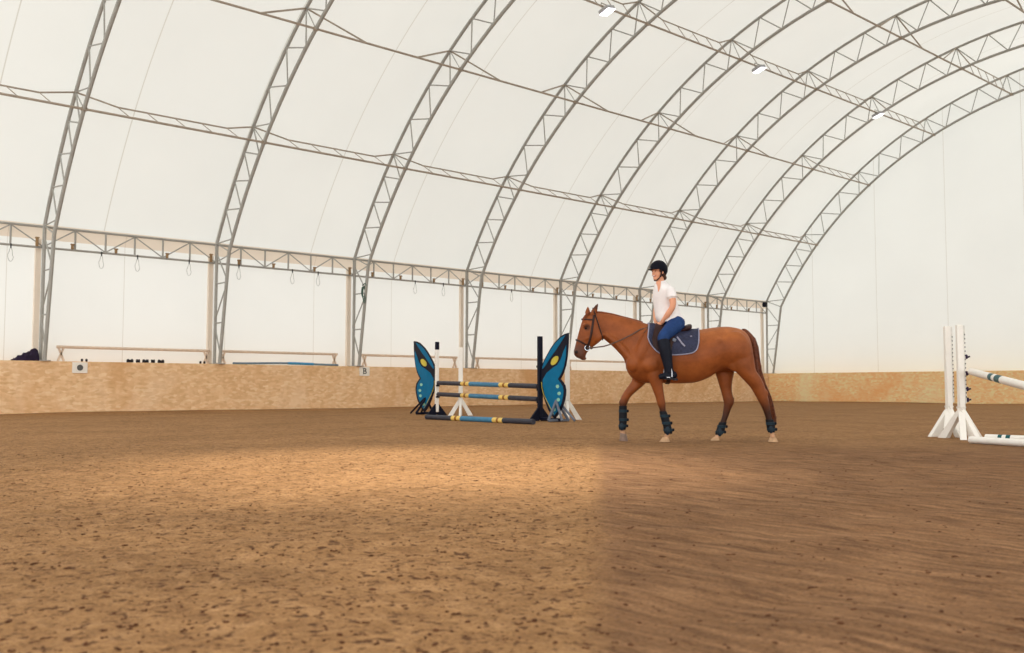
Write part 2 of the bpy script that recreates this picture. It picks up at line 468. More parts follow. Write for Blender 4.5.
# ------------------------------------------------------------------ purlins
PN = ['lowest roof purlin, a lattice of two bars crossing all trusses above the eave girder',
      'second roof purlin up, a single bar with kinked braces at each truss',
      'third roof purlin up, a two-bar lattice carrying the lit floodlights',
      'fourth roof purlin up, a single bar crossing the upper right of the roof',
      'topmost roof purlin, just cutting the upper right corner of the picture']
ylist = [YT[0] - BAY] + YT
for k, p in enumerate(PUR):
    ystart = 4.0 if k == 0 else 7.5
    ox, oz = arc(p, RI)
    t = thing('roof_purlin', PN[k], 'purlin', (ox, ystart, oz), 0, 'purlins running the length of the roof')
    rad = V((cos(radians(p)), 0, sin(radians(p))))
    L = lambda y, h=0.0: V((0, y - ystart, 0)) + rad * h
    mt = M['steel_warm']
    MB().path([L(ystart), L(YEND)], .034, 8).build('main_bar', mt, t)
    for i, (a, c) in enumerate(zip(ylist[:-1], ylist[1:])):
        lattice = k in (0, 2) or (k in (1, 3) and i == 7)
        lo = max(a, ystart)
        if lattice:
            pts = [(a, RO - RI), (a + 1.0, .48), (c - 1.0, .48), (c, RO - RI)]
            if lo > a: pts = [(lo, .48)] + pts[2:]
            MB().path([L(y, h) for y, h in pts], .024, 6).build('upper_bar', mt, t)
            for j in range(5):
                y = a + 1.0 + (c - a - 2.0) * j / 4
                if y < lo + .1: continue
                MB().path([L(y, .48), L(y + .2, 0)], .014, 5).build('strut', mt, t)
        else:
            if lo == a: MB().path([L(a, RO - RI), L(a + 1.65, .02)], .027, 6).build('kink_brace', mt, t)
            MB().path([L(c, RO - RI), L(c - 1.65, .02)], .027, 6).build('kink_brace', mt, t)

# floodlights on the third purlin
ox, oz = arc(PUR[2], RI)
for y, lab in ((yat(606, 3, ox), 'lit floodlight at the top edge of the picture, on the lattice purlin'),
               (yat(758, 62, ox), 'lit floodlight on the lattice purlin, middle one of three'),
               (yat(877, 108, ox), 'lit floodlight on the lattice purlin, nearest the gable wall')):
    t = thing('floodlight', lab, 'lamp', (ox + .02, y, oz + .10), 0, 'floodlights under the roof')
    rot = Matrix.Rotation(radians(-18), 3, 'Y') @ Matrix.Rotation(radians(14), 3, 'X')
    MB().box((0, 0, -.17), (.40, .40, .12), rot, .03).build('housing', M['lamp_case'], t)
    MB().box(rot @ V((0, 0, -.085)) + V((0, 0, -.17)), (.36, .36, .03), rot).build('lens', M['lens'], t)
    MB().path([(0, -.24, -.17), (0, -.24, -.02), (0, .24, -.02), (0, .24, -.17)], .015, 6).build('bracket', M['steel'], t)

# ------------------------------------------------------------------ eave girder with its clamps
gx = XL - .08; GY = 3.5; GB, GT = 4.69, 5.28
t = thing('eave_girder', 'long lattice girder running along the top of the left wall below the roof', 'girder', (gx, GY, GB))
L = lambda y, z: V((0, y - GY, z - GB))
MB().path([L(GY, GT), L(YEND, GT)], .036, 8).build('top_chord', M['steel'], t)
MB().path([L(GY, GB), L(YEND, GB)], .032, 8).build('bottom_chord', M['steel'], t)
for i, (a, c) in enumerate(zip(ylist[:-1], ylist[1:])):
    for j in range(6):
        ya, yc = a + (c - a) * j / 6, a + (c - a) * (j + 1) / 6
        if ya < GY: continue
        za, zc = (GB + .02, GT - .02) if j % 2 == 0 else (GT - .02, GB + .02)
        MB().path([L(ya, za), L(yc, zc)], .018, 6).build('diagonal', M['steel'], t)
        MB().path([L(ya, GB + .02), L(ya, GT - .02)], .028, 6).build('post', M['steel'], t)
    for f, hh in ((-.035, .24), (.15, .14), (.39, .12), (.69, .13)):
        y = a + BAY * (1 + f) if f < 0 else a + BAY * f
        if y < GY or y > YEND - .2: continue
        b = MB(); b.box(L(y, GB + .02) + V((.04, 0, hh * .5)), (.06, .07, hh), None, .01); b.box(L(y, GB + .02) + V((.05, 0, hh)), (.07, .11, .04), None, .01)
        b.build('clamp', M['brass'], t)

# tan posts behind each truss
for k, y in enumerate(YT):
    b = MB(); b.box((XW + .07, y - .085, (LEDGE + 4.94) / 2), (.1, .15, 4.94 - LEDGE))
    o = struct(b.build('trim_%d' % (k + 2), M['beam_tan'], smooth=False))

# wire loops hanging from the girder
def loop_at(y, lab):
    t = thing('wire_loop', lab, 'wire loop', (gx + .035, y, GB), 0, 'wire loops hanging from the eave girder')
    MB().path([(0, 0, .03), (0, 0, -.10)], .018, 6).build('clip', M['black'], t)
    pts = [(0, .075 * sin(a) * (.6 if cos(a) > 0 else 1), -.28 + .19 * cos(a)) for a in [2 * pi * i / 16 for i in range(16)]]
    MB().path(pts, .007, 5, closed=True).build('loop', M['steel'], t)
LP = [(7.61, 'left of the far left truss'), (10.06, 'first of three right of the far left truss'),
      (11.12, 'second of three right of the far left truss'), (12.73, 'third of three right of the far left truss'),
      (14.40, 'just right of the second truss'), (16.34, 'midway between second and third truss'),
      (17.33, 'just left of the green cord truss'), (21.46, 'first right of the green cord truss'),
      (22.79, 'second right of the green cord truss'), (26.3, 'midway between fourth and fifth truss')]
for y, lab in LP: loop_at(y, 'thin wire loop under the eave girder, ' + lab)

# rails along the wall above the ledge
rails = [('long pale rail above the ledge in the bay left of the second truss', YT[0] + .45, YT[1] - .12),
         ('long pale rail above the ledge over the blue-grey pipe', YT[1] + .2, YT[2] - .6),
         ('long pale rail above the ledge behind the left butterfly wing', YT[2] + .4, YT[3] - .4),
         ('long pale rail above the ledge behind the jump poles and right wing', YT[3] + .5, YT[4] - .5),
         ('long pale rail above the ledge behind the horse head and neck', YT[4] + .5, YT[5] - .5),
         ('short visible stretch of pale rail above the ledge behind the horse tail', YT[6] + .5, YT[7] - .4)]
for lab, a, c in rails:
    t = thing('wall_rail', lab, 'rail', (XL - .12, (a + c) / 2, LEDGE), 0, 'pale rails on the wall ledge')
    h = (c - a) / 2
    MB().path([(0, -h, .42), (0, h, .42)], .043, 8).build('pipe', M['rail'], t)
    for s in (-1, 1):
        b = MB(); y = s * (h - .12)
        b.box((0, y, .225), (.05, .05, .44), Matrix.Rotation(.38, 3, 'X')); b.box((0, y, .225), (.05, .05, .44), Matrix.Rotation(-.38, 3, 'X'))
        b.build('cross_bracket', M['rail'], t)

# letter plates on the kickboard
def plate(y, z, lab):
    t = thing('letter_plate', lab, 'sign', (XK, y, z), 0, 'letter plates on the kickboard')
    MB().box((.012, 0, 0), (.02, .42, .31), None, .006).build('board', M['plate_white'], t)
    return t
t = plate(9.40, 1.30, 'white plate with a dark round mark on the kickboard at far left')
b = MB(); R = [[(xx, .085 * cos(a), .085 * sin(a)) for a in [2 * pi * i / 20 for i in range(20)]] for xx in (.022, .030)]
b.rings(R).build('round_mark', M['letter'], t)
t = plate(18.98, 1.30, 'white plate with the letter B on the kickboard below the third truss')
cu = bpy.data.curves.new('letter', 'FONT'); cu.body = 'B'; cu.size = .30; cu.align_x = 'CENTER'; cu.align_y = 'CENTER'; cu.extrude = .004; cu.offset = .004
ob = bpy.data.objects.new('letter', cu); C.objects.link(ob)
dg = bpy.context.evaluated_depsgraph_get(); me = bpy.data.meshes.new_from_object(ob.evaluated_get(dg))
bpy.data.objects.remove(ob); me.materials.clear(); me.materials.append(M['letter'])
lo = bpy.data.objects.new('letter', me); C.objects.link(lo); lo.parent = t; lo.location = (.026, 0, 0); lo.rotation_euler = (pi / 2, 0, pi / 2)

# small dark blocks on the ledge
for k, (u, v, w, lab) in enumerate(((82, 359, .05, 'small dark block on the ledge above the round mark plate, left of two'), (86.5, 359, .05, 'small dark block on the ledge above the round mark plate, right of two'),
                            (130, 360, .19, 'dark block on the ledge in the first bay, leftmost of the row of five'), (138, 360, .11, 'dark block on the ledge in the first bay, second of the row of five'),
                            (145.5, 360, .18, 'dark block on the ledge in the first bay, middle of the row of five'), (153, 360, .11, 'dark block on the ledge in the first bay, fourth of the row of five'),
                            (161, 360, .19, 'dark block on the ledge in the first bay, rightmost of the row of five'),
                            (200.5, 361, .05, 'small dark block on the ledge left of the second truss, left of two'), (204.5, 361, .05, 'small dark block on the ledge left of the second truss, right of two'))):
    y = yat(u, v, XK - .08); b = MB(); b.box((0, 0, .04), (.07, w, .08), None, .012)
    if w > .1:
        for s in (-1, 1): b.box((0, s * w * .3, .085), (.06, w * .25, .03))
    o = b.build('ledge_block', M['black'], loc=(XK - .08, y, LEDGE)); tag(o, lab, 'block', 'dark blocks along the ledge')

# blue-grey pipe lying on the ledge
ya, yb = yat(233, 362, XK - .1), yat(338, 365, XK - .1)
b = MB(); P = [(XK - .1, ya + (yb - ya) * i / 20, LEDGE + .035 + .03 * sin(pi * i / 20) ** 2) for i in range(21)]
b.path(P[:11], .034, 8); b.cur = 1; b.path(P[10:16], .044, 8); b.cur = 0; b.path(P[15:], .034, 8)
o = b.build('plastic_pipe', [M['hose_grey'], M['hose_blue']]); tag(o, 'long thin blue-grey pipe lying along the ledge between two trusses', 'pipe')

# dark purple heap (folded blanket) on the ledge at the far left
b = MB(); R = []
for i in range(25):
    s = i / 24; hgt_ = .05 + .34 * (s ** 1.2) * (1 if s < .85 else 1 - (s - .85) * 2.6); ring = []
    for j in range(18):
        a = pi * j / 17; q = noise.noise(V((s * 7, a * 2.4, 1))) * .07
        ring.append((.17 * cos(a) * (1 + q * 2), (s - .5) * .64, max(0, (hgt_ + q * 1.3) * sin(a))))
    R.append(ring)
b.rings(R)
o = b.build('blanket_heap', M['heap'], loc=(XL + .12, 8.02, LEDGE)); tag(o, 'crumpled dark purple blanket heaped on the ledge at the far left', 'blanket')

# green cord coil on the third truss
t = thing('cord_coil', 'coil of dark green cord hooked on the third truss from the left', 'cord', (XL + .66, YT[2] - .06, 4.05))
for k in range(4):
    pts = [(.05 + .02 * sin(k), .07 * sin(a) + .02 * k - .05, -.10 * k * .3 + .30 * cos(a) * (.6 + .13 * k)) for a in [2 * pi * i / 18 for i in range(18)]]
    MB().path(pts, .014, 5, closed=True).build('cord_loop', M['green_rope'], t)
MB().path([(-.08, 0, .24), (.10, 0, .30), (.14, .02, .22)], .018, 6).build('hook', M['green_rope'], t)

# black box at the far end of the girder
t = thing('speaker_box', 'small black box fixed where the eave girder meets the gable truss', 'speaker', (XL + .02, YEND - .2, 5.12))
MB().box((0, 0, 0), (.22, .2, .25), None, .03).build('cabinet', M['black'], t)
MB().box((0, -.11, 0), (.18, .02, .21), None, .008).build('grille', M['navy_paint'], t)
MB().box((-.12, .0, 0), (.08, .06, .06)).build('mount', M['steel'], t)

# ------------------------------------------------------------------ butterfly jump
JR_, JL_ = (.62, 21.5), (-2.0, 25.9)
A2 = V((JR_[0] - JL_[0], JR_[1] - JL_[1])); e2 = A2.normalized()
EX = (RV * e2.x + FV * e2.y).normalized()         # from left post to right post
NX = V((EX.y, -EX.x, 0)); 
if NX.dot(FV) > 0: NX = -NX                        # towards the eye
UPV = V((0, 0, 1))
WD = .587 / e2.x
def wp(jx, jy, ws=1.0):
    s = (jx - 775) / 145.0; Z = JR_[1] + e2.y * WD * s
    v = 320 + jy / 5.12
    return (s * WD * ws, max(.05, EYE + (387.6 - v) / FPX * Z))
WING = [(918, 66), (917, 110), (915, 150), (911, 190), (905, 230), (894, 268), (878, 302), (890, 318), (900, 335), (904, 360), (903, 385), (898, 412), (890, 440), (872, 475), (850, 505), (836, 488), (820, 460), (806, 425), (795, 390), (787, 360), (783, 330), (781, 300), (781, 270), (786, 240), (796, 212), (810, 185), (829, 150), (850, 118), (880, 85), (900, 72)]
UPPER = [(905, 78), (886, 112), (862, 150), (842, 178), (820, 212), (803, 238), (791, 252), (791, 240), (800, 214), (816, 184), (834, 152), (855, 121), (882, 92)]
LOWER = [(910, 128), (908, 190), (898, 238), (886, 272), (868, 303), (882, 322), (892, 340), (896, 362), (894, 386), (886, 425), (868, 464), (850, 488), (838, 470), (824, 440), (810, 404), (800, 370), (792, 335), (793, 305), (812, 272), (842, 246), (866, 230), (884, 200), (895, 165)]
def ellpts(cx, cy, a, bb, rot, n=16):
    return [(cx + a * cos(t) * cos(rot) - bb * sin(t) * sin(rot), cy + a * cos(t) * sin(rot) + bb * sin(t) * cos(rot)) for t in [2 * pi * i / n for i in range(n)]]
SPOT = ellpts(853, 208, 27, 14, radians(-56))
DOTS = [ellpts(867, 340, 8, 9, 0), ellpts(875, 376, 8, 9, 0), ellpts(871, 408, 8, 9, 0), ellpts(850, 457, 9, 10, 0)]
YL = [(785, 318), (790, 352), (800, 385), (815, 415), (830, 445), (848, 478), (850, 484), (828, 446), (812, 414), (797, 382), (788, 350), (788, 318)]
def butterfly(label, base, sgn, post_white, grey_feet, zs=1.0, ws=1.0):
    t = thing('butterfly_wing_standard', label, 'jump wing', base, 0, 'butterfly shaped jump wings')
    e = EX * sgn; off = V((0, 0, 0))
    def pr(b, pts, th, mi):
        b.cur = mi; b.prism([wp(*p, ws) for p in pts], off, e, UPV * zs, NX * th)
    b = MB(); pr(b, WING, .030, 0); pr(b, UPPER, .038, 1); pr(b, LOWER, .038, 1); pr(b, YL, .042, 2); pr(b, SPOT, .042, 2)
    for d in DOTS: pr(b, d, .042, 3)
    b.build('wing_panel', [M['navy_paint'], M['teal'], M['yellow'], M['pale_green']], t, smooth=False)
    rot = Matrix.Rotation(atan2(EX.y, EX.x), 3, 'Z')
    if post_white:
        MB().box((0, 0, .92), (.085, .085, 1.66), rot, .006).build('post', M['white_plastic'], t)
        MB().box((0, 0, 1.85), (.092, .092, .21), rot, .006).build('post_cap', M['navy_paint'], t)
        MB().box(e * .06 + V((0, 0, .95)), (.05, .05, 1.78), rot, .005).build('back_post', M['navy_paint'], t)
    else:
        MB().box((0, 0, .96), (.095, .095, 1.82), rot, .006).build('post', M['navy_paint'], t)
    for z in ((.49, .79) if post_white else (.41, .69, 1.2)):
        MB().box(V((0, 0, z)) - e * .055 + NX * .0, (.06, .10, .05), rot, .01).build('jump_cup', M['black'], t)
    mt = M['navy_paint']
    for s in (-1, 1):
        b = MB(); b.prism([(.03, .30), (.05, .30), (.30, .0), (.03, .0)], (0, 0, 0), NX * s, UPV, EX * .05); b.build('foot', mt, t)
    MB().path([V((0, 0, .05)), e * .80 + V((0, 0, .05))], .035, 6).build('base_bar', mt, t)
    fm = M['grey_metal'] if grey_feet else mt
    for s in (-1, 1):
        MB().path([e * .66 + V((0, 0, .46)), e * .74 + NX * s * .26 + V((0, 0, .035))], .032, 6).build('outer_foot', fm, t)
        MB().path([e * .70 + NX * s * .03 + V((0, 0, .44)), e * (1.12 if grey_feet else 1.30) + NX * s * .16 + V((0, 0, .035))], .028, 6).build('outer_foot', fm, t)
    MB().path([e * .74 + NX * -.26 + V((0, 0, .035)), e * .74 + NX * .26 + V((0, 0, .035))], .028, 6).build('outer_foot', fm, t)
    return t
butterfly('blue butterfly wing on a black post, the one in front of the horse', W(*JR_), 1, False, True)
butterfly('blue butterfly wing on a white post with black cap, left end of the jump', W(*JL_), -1, True, False, 1.075, 1.28)

def pole(label, p, q, r, segs, mats, group, cat='jump pole', name='jump_pole'):
    """a round rail striped by segs: (end fraction, material index)"""
    p, q = V(p), V(q); b = MB(); a = 0.0
    for end, mi in segs:
        b.cur = mi; b.path([p.lerp(q, a), p.lerp(q, end)], r, 14); a = end
    o = b.build(name, mats); tag(o, label, cat, group); return o
BM = [M['pole_dark'], M['pole_yellow'], M['pole_blue'], M['pole_orange']]
BS = [(.272, 0), (.305, 1), (.325, 3), (.36, 1), (.662, 2), (.698, 1), (.716, 3), (.75, 1), (1.0, 0)]
pl, prr = W(*JL_), W(*JR_)
for z, (zl, zr), lab in ((0, (.86, .765), 'upper blue and charcoal rail of the butterfly jump, with yellow bands'),
                         (1, (.56, .48), 'lower hanging blue and charcoal rail of the butterfly jump, with yellow bands')):
    pole(lab, pl + EX * .08 + V((0, 0, zl)) , prr - EX * .08 + V((0, 0, zr)), .056, BS, BM, 'striped rails of the butterfly jump')
pole('blue and charcoal rail with yellow bands lying on the sand under the jump', W(-1.98, 22.6, .055), W(.43, 19.4, .055), .056, BS, BM, 'striped rails of the butterfly jump')

# white A-foot standards behind the butterfly jump
def a_standard(label, loc, h, rotz=YAW):
    t = thing('jump_standard', label, 'jump standard', loc, rotz, 'white standards behind the butterfly jump')
    MB().box((0, 0, (h + .36) / 2), (.115, .07, h - .36), None, .008).build('post', M['white_plastic'], t)
    for s in (-1, 1):
        b = MB(); b.prism([(-.06 * s, .46), (.065 * s, .42), (.33 * s, .0), (.20 * s, .0)], (0, 0, 0), V((1, 0, 0)), V((0, 0, 1)), V((0, .07, 0)))
        b.build('foot', M['white_plastic'], t)
    for s in (-1, 1):
        b = MB(); b.prism([(-.05 * s, .46), (.05 * s, .42), (.30 * s, .0), (.18 * s, .0)], (0, 0, 0), V((0, 1, 0)), V((0, 0, 1)), V((.06, 0, 0)))
        b.build('foot', M['white_plastic'], t)
    return t
a_standard('white standard with spread feet seen between the two butterfly wings', W(-1.36, 25.75), 1.80)
a_standard('white standard mostly hidden behind the right butterfly wing', W(1.275, 22.4), 1.97)

# ------------------------------------------------------------------ white jump at the right
def plank_standard(label, loc, h, rotz, cups, feet):
    t = thing('jump_standard', label, 'jump standard', loc, rotz, 'white plastic standards of the right jump')
    b = MB(); b.box((.004, 0, (h + .30) / 2), (.092, .08, h - .30), None, .012)
    b.build('post', M['white_plastic'], t)
    rail = MB().box((.056, -.025, (h + .5) / 2), (.022, .03, h - .52), None, .004).build('cup_rail', M['white_metal'], t)
    for i in range(int((h - .66) / .06)): MB().box((.060, -.0415, .60 + i * .06), (.012, .004, .02)).build('peg_hole', M['navy_paint'], rail)
    for (dx, dy) in feet:
        d = V((dx, dy, 0)); L_ = d.length; d.normalize(); side = V((-d.y, d.x, 0))
        b = MB(); b.prism([(-.055, .46), (.05, .40), (L_ + .05, .0), (L_ - .09, .0)], (0, 0, 0), d, UPV, side * .085)
        b.build('foot', M['white_plastic'], t)
    for z in cups:
        b = MB(); b.box((.080, -.02, z), (.035, .06, .065), None, .01); b.path([(.09, -.02, z - .01), (.135, -.02, z + .005)], .012, 6)
        b.build('jump_cup', M['purple'], t)
    return t
plank_standard('white jump standard with dark purple cups holding the sloping pole', W(6.485, 14.05), 1.645, YAW, (1.18, .94, .715, .56), ((-.12, -.30), (.09, -.24), (.31, .16), (-.16, .28)))
plank_standard('plain white jump standard without cups, left of the one holding the pole', W(6.59, 14.68), 1.665, YAW, (), ((-.28, -.04), (-.17, -.27), (.03, -.30), (.24, .2)))
plank_standard('white jump standard carrying the near end of the sloping pole', W(5.13, 8.95), 1.6, YAW, (.575,), ((-.2, -.28), (.2, -.28), (.2, .28), (-.2, .28)))
WM = [M['white_plastic'], M['band_teal']]
pole('white pole with two dark teal bands sloping up into the cup', W(6.62, 14.0, .965), W(5.24, 9.0, .62), .05, [(.263, 0), (.304, 1), (.337, 0), (.394, 1), (1, 0)], WM, 'white poles of the right jump')
pole('white pole on the sand at right, nearer one of two', W(6.04, 12.85, .05), W(7.30, 9.6, .05), .046, [(1, 0)], WM, 'white poles of the right jump')
pole('white pole with dark marks on the sand at right, farther one of two', W(6.52, 13.42, .05), W(8.78, 10.8, .05), .046, [(.05, 0), (.065, 1), (.08, 0), (.097, 1), (1, 0)], WM, 'white poles of the right jump')

# ------------------------------------------------------------------ horse frame: local x = right, y = away, z = up
HX, HZ = 2.52, 13.22
def Q(zx, zy, y=0.0):
    d = (13.2 + y) / FPX
    return V(((48 + zx / 2.967) * d - HX, y, EYE + (147.6 - zy / 2.967) * d))
def HD(hx, hy, y=0.0): return Q(14.8 + .3636 * hx, 178 + .3636 * hy, y)
def LG(lx, ly, y=0.0): return Q(133.5 + .5215 * lx, 385.7 + .5215 * ly, y)
def RC(rx, ry, y=0.0): return Q(207.7 + .636 * rx, 29.7 + .636 * ry, y)
PX = 1 / 218.1

def cr(a, b, c, d, t):
    return .5 * ((2 * b) + (c - a) * t + (2 * a - 5 * b + 4 * c - d) * t * t + (3 * b - a - 3 * c + d) * t ** 3)
def loft(mb, secs, sub=4, n=24, grow=0.0, power=1.0):
    """secs: (centre, half axis a, half axis b)"""
    k = len(secs); out = []
    for i in range(k - 1):
        for s in range(sub):
            t = s / sub
            out.append(tuple(V(tuple(cr(secs[max(i - 1, 0)][m][q], secs[i][m][q], secs[i + 1][m][q], secs[min(i + 2, k - 1)][m][q], t) for q in range(3))) for m in range(3)))
    out.append(secs[-1])
    R = []
    for c, a, b in out:
        if grow:
            a = a.normalized() * (a.length + grow); b = b.normalized() * (b.length + grow)
        ring = []
        for j in range(n):
            th = 2 * pi * j / n; ca, sa = cos(th), sin(th)
            if power != 1.0:
                ca = math.copysign(abs(ca) ** power, ca); sa = math.copysign(abs(sa) ** power, sa)
            ring.append(c + a * ca + b * sa)
        R.append(ring)
    mb.rings(R)
def S2(p1, p2, w, y=0.0):
    c = (p1 + p2) / 2; c = V((c.x, y, c.z)); a = (p1 - p2) / 2; a.y = 0
    return (c, a, V((0, w, 0)))
def limb(pts, rfac=.85):
    """pts: (point, radius px, optional lateral factor) -> horizontal rings"""
    out = []
    for p in pts:
        r = p[1] * PX; f = p[2] if len(p) > 2 else rfac
        out.append((p[0], V((r, 0, 0)), V((0, r * f, 0))))
    return out

def bake(mb, name, voxel, smooth_it, mats, parent, factor=.5):
    me = mb.mesh(name, mats)
    o = bpy.data.objects.new(name + '_tmp', me); C.objects.link(o)
    m = o.modifiers.new('r', 'REMESH'); m.mode = 'VOXEL'; m.voxel_size = voxel; m.use_smooth_shade = True
    if smooth_it:
        s = o.modifiers.new('s', 'SMOOTH'); s.factor = factor; s.iterations = smooth_it
    dg = bpy.context.evaluated_depsgraph_get(); dg.update()
    nm = bpy.data.meshes.new_from_object(o.evaluated_get(dg)); nm.name = name
    bpy.data.objects.remove(o); bpy.data.meshes.remove(me)
    nm.materials.clear()
    for mm in (mats if isinstance(mats, (list, tuple)) else [mats]): nm.materials.append(mm)
    nm.polygons.foreach_set('use_smooth', [True] * len(nm.polygons))
    r = bpy.data.objects.new(name, nm); C.objects.link(r)
    if parent is not None: r.parent = parent
    return r
def bvh(o):
    me = o.data
    return BVHTree.FromPolygons([v.co.copy() for v in me.vertices], [tuple(p.vertices) for p in me.polygons])

horse = thing('horse', 'chestnut horse walking left with bridle and black leg boots, ridden', 'horse', W(HX, HZ), YAW)
hb = MB()
# trunk
T = [(197, 338, 382, .11), (206, 318, 400, .17), (222, 292, 416, .215), (245, 262, 423, .245), (270, 249, 425, .255), (310, 257, 425, .27), (350, 266, 426, .295),
     (400, 267, 423, .315), (440, 262, 409, .31), (468, 258, 392, .305), (500, 257, 388, .30), (530, 262, 392, .285), (548, 271, 396, .25), (560, 286, 390, .20), (567, 310, 378, .135), (571, 332, 360, .06)]
loft(hb, [S2(Q(x, a), Q(x, b_), w) for x, a, b_, w in T], 4, 32)
# neck
NK = [((112, 214), (126, 290), .07), ((136, 217), (139, 301), .075), ((160, 221), (158, 317), .085), ((188, 228), (174, 334), .10), ((218, 235), (189, 352), .125), ((246, 244), (202, 385), .17), ((266, 250), (225, 408), .21)]
loft(hb, [S2(Q(*a), Q(*b_), w) for a, b_, w in NK], 4, 28)
# head
HDS = [((104, 213), (122, 232), .055), ((93, 215), (131, 262), .085), ((78, 223), (131, 286), .098), ((67, 238), (123, 298), .108), ((60, 259), (110, 309), .098), ((54, 280), (98, 318), .078), ((49, 299), (89, 326), .066), ((44.5, 316), (81, 334), .062), ((41, 330), (76, 345), .06), ((42, 340), (70, 352), .05), ((48, 348), (64, 354), .03)]
loft(hb, [S2(Q(*a), Q(*b_), w) for a, b_, w in HDS], 4, 28)
for s in (-1, 1):
    hb.ell(Q(112, 284, s * .062), (.072, .047, .085))                       # jaw
    hb.ell(Q(77, 253, s * .088), (.045, .028, .026))                       # brow
    hb.path([Q(100, 282, s * .088), Q(84, 290, s * .088), Q(70, 296, s * .072)], [.008, .016, .006], 8)   # facial crest
    hb.ell(Q(48, 333, s * .045), (.03, .022, .032))                        # nostril flare
    hb.ell(Q(252, 318, s * .185), (.10, .075, .26), Matrix.Rotation(radians(22), 3, 'Y'))   # shoulder blade
    hb.ell(Q(272, 366, s * .185), (.15, .085, .12), Matrix.Rotation(radians(-20), 3, 'Y'))  # triceps
    hb.ell(Q(218, 366, s * .14), (.10, .09, .12))                          # point of shoulder
    hb.path([Q(134, 278, s * .062), Q(152, 292, s * .075), Q(172, 308, s * .092), Q(192, 330, s * .115), Q(208, 350, s * .13)], [.03, .042, .05, .055, .05], 10)   # lower neck muscle
    hb.ell(Q(520, 318, s * .18), (.20, .115, .22))                         # haunch
    hb.ell(Q(474, 300, s * .255), (.06, .05, .05))                         # hip bone
    hb.ell(Q(512, 362, s * .172), (.09, .055, .14), Matrix.Rotation(radians(-25), 3, 'Y'))   # thigh front
hb.ell(Q(70, 352), (.045, .04, .022))                                      # lip
# ears
for s, base, tip, w in ((-1, (97, 219), (114, 187), 8.2), (1, (83, 219), (84, 196), 7.5)):
    bp, tp = Q(base[0], base[1] + 4, s * .055), Q(tip[0], tip[1], s * .075); d = (tp - bp)
    sec = []
    for t, r in ((0, 1.0), (.3, 1.1), (.6, .85), (.85, .45), (1, .12)):
        c = bp + d * t; a = V((d.z, 0, -d.x)).normalized() * (w * PX * r); sec.append((c, a, V((0, .022 * r + .006, 0))))
    loft(hb, sec, 3, 12)
yf, yn = .13, -.14
# far fore (lifted), near fore, far hind, near hind
loft(hb, limb([(Q(248, 385, yf), 31, .6), (Q(238, 415, yf), 25, .7), (Q(223, 434, yf), 22, .75), (Q(207, 451, yf), 18), (Q(195, 466, yf), 14.5), (Q(188, 483, yf), 12.5), (Q(186, 497, yf), 10), (Q(186, 525, yf), 8.5), (Q(185, 545, yf), 8.5), (Q(184, 556, yf), 9.5), (Q(184, 566, yf), 7), (Q(186, 580, yf), 8)]), 3, 16)
loft(hb, limb([(Q(272, 370, yn), 32, .5), (Q(279, 396, yn), 23.5, .8), (Q(284, 417, yn), 20.5), (Q(291, 446, yn), 16), (Q(297, 470, yn), 13.5), (Q(300, 484, yn), 12.8), (Q(303, 500, yn), 10), (Q(309, 525, yn), 8.3), (Q(315, 548, yn), 9), (Q(319, 564, yn), 10.5), (Q(318, 574, yn), 8), (Q(313, 585, yn), 8)]), 3, 16)
loft(hb, limb([(Q(490, 365, .13), 34, .6), (Q(489, 392, .13), 29, .7), (Q(490, 420, .13), 21.5), (Q(493, 446, .13), 17), (Q(498, 470, .13), 16), (Q(500, 484, .13), 15.3), (Q(495, 500, .13), 12), (Q(489, 522, .13), 9.8), (Q(481, 543, .13), 9.8), (Q(474, 564, .13), 11), (Q(468, 577, .13), 8.5), (Q(460, 588, .13), 9)]), 3, 16)
loft(hb, limb([(Q(524, 296, -.14), 26, .5), (Q(530, 330, -.155), 42, .5), (Q(541, 362, -.16), 37, .6), (Q(550, 387, -.15), 32, .68), (Q(570, 412, -.14), 28, .75), (Q(586, 437, -.13), 21.5), (Q(597, 462, -.13), 18), (Q(603, 478, -.13), 15.5), (Q(610, 500, -.13), 11.5), (Q(617, 527, -.13), 9.3), (Q(622, 548, -.13), 9.8), (Q(624, 563, -.13), 9), (Q(626, 574, -.13), 7.5), (Q(629, 586, -.13), 9)]), 3, 16)
hb.ell(Q(607, 456, -.13), (.05, .05, .06)); hb.ell(Q(507, 474, .13), (.045, .045, .055))       # hocks
hb.ell(Q(185, 482, yf), (.05, .05, .055)); hb.ell(Q(298, 484, yn), (.052, .05, .055))          # knees
body = bake(hb, 'body', .0125, 5, [M['coat']], horse)
me = body.data
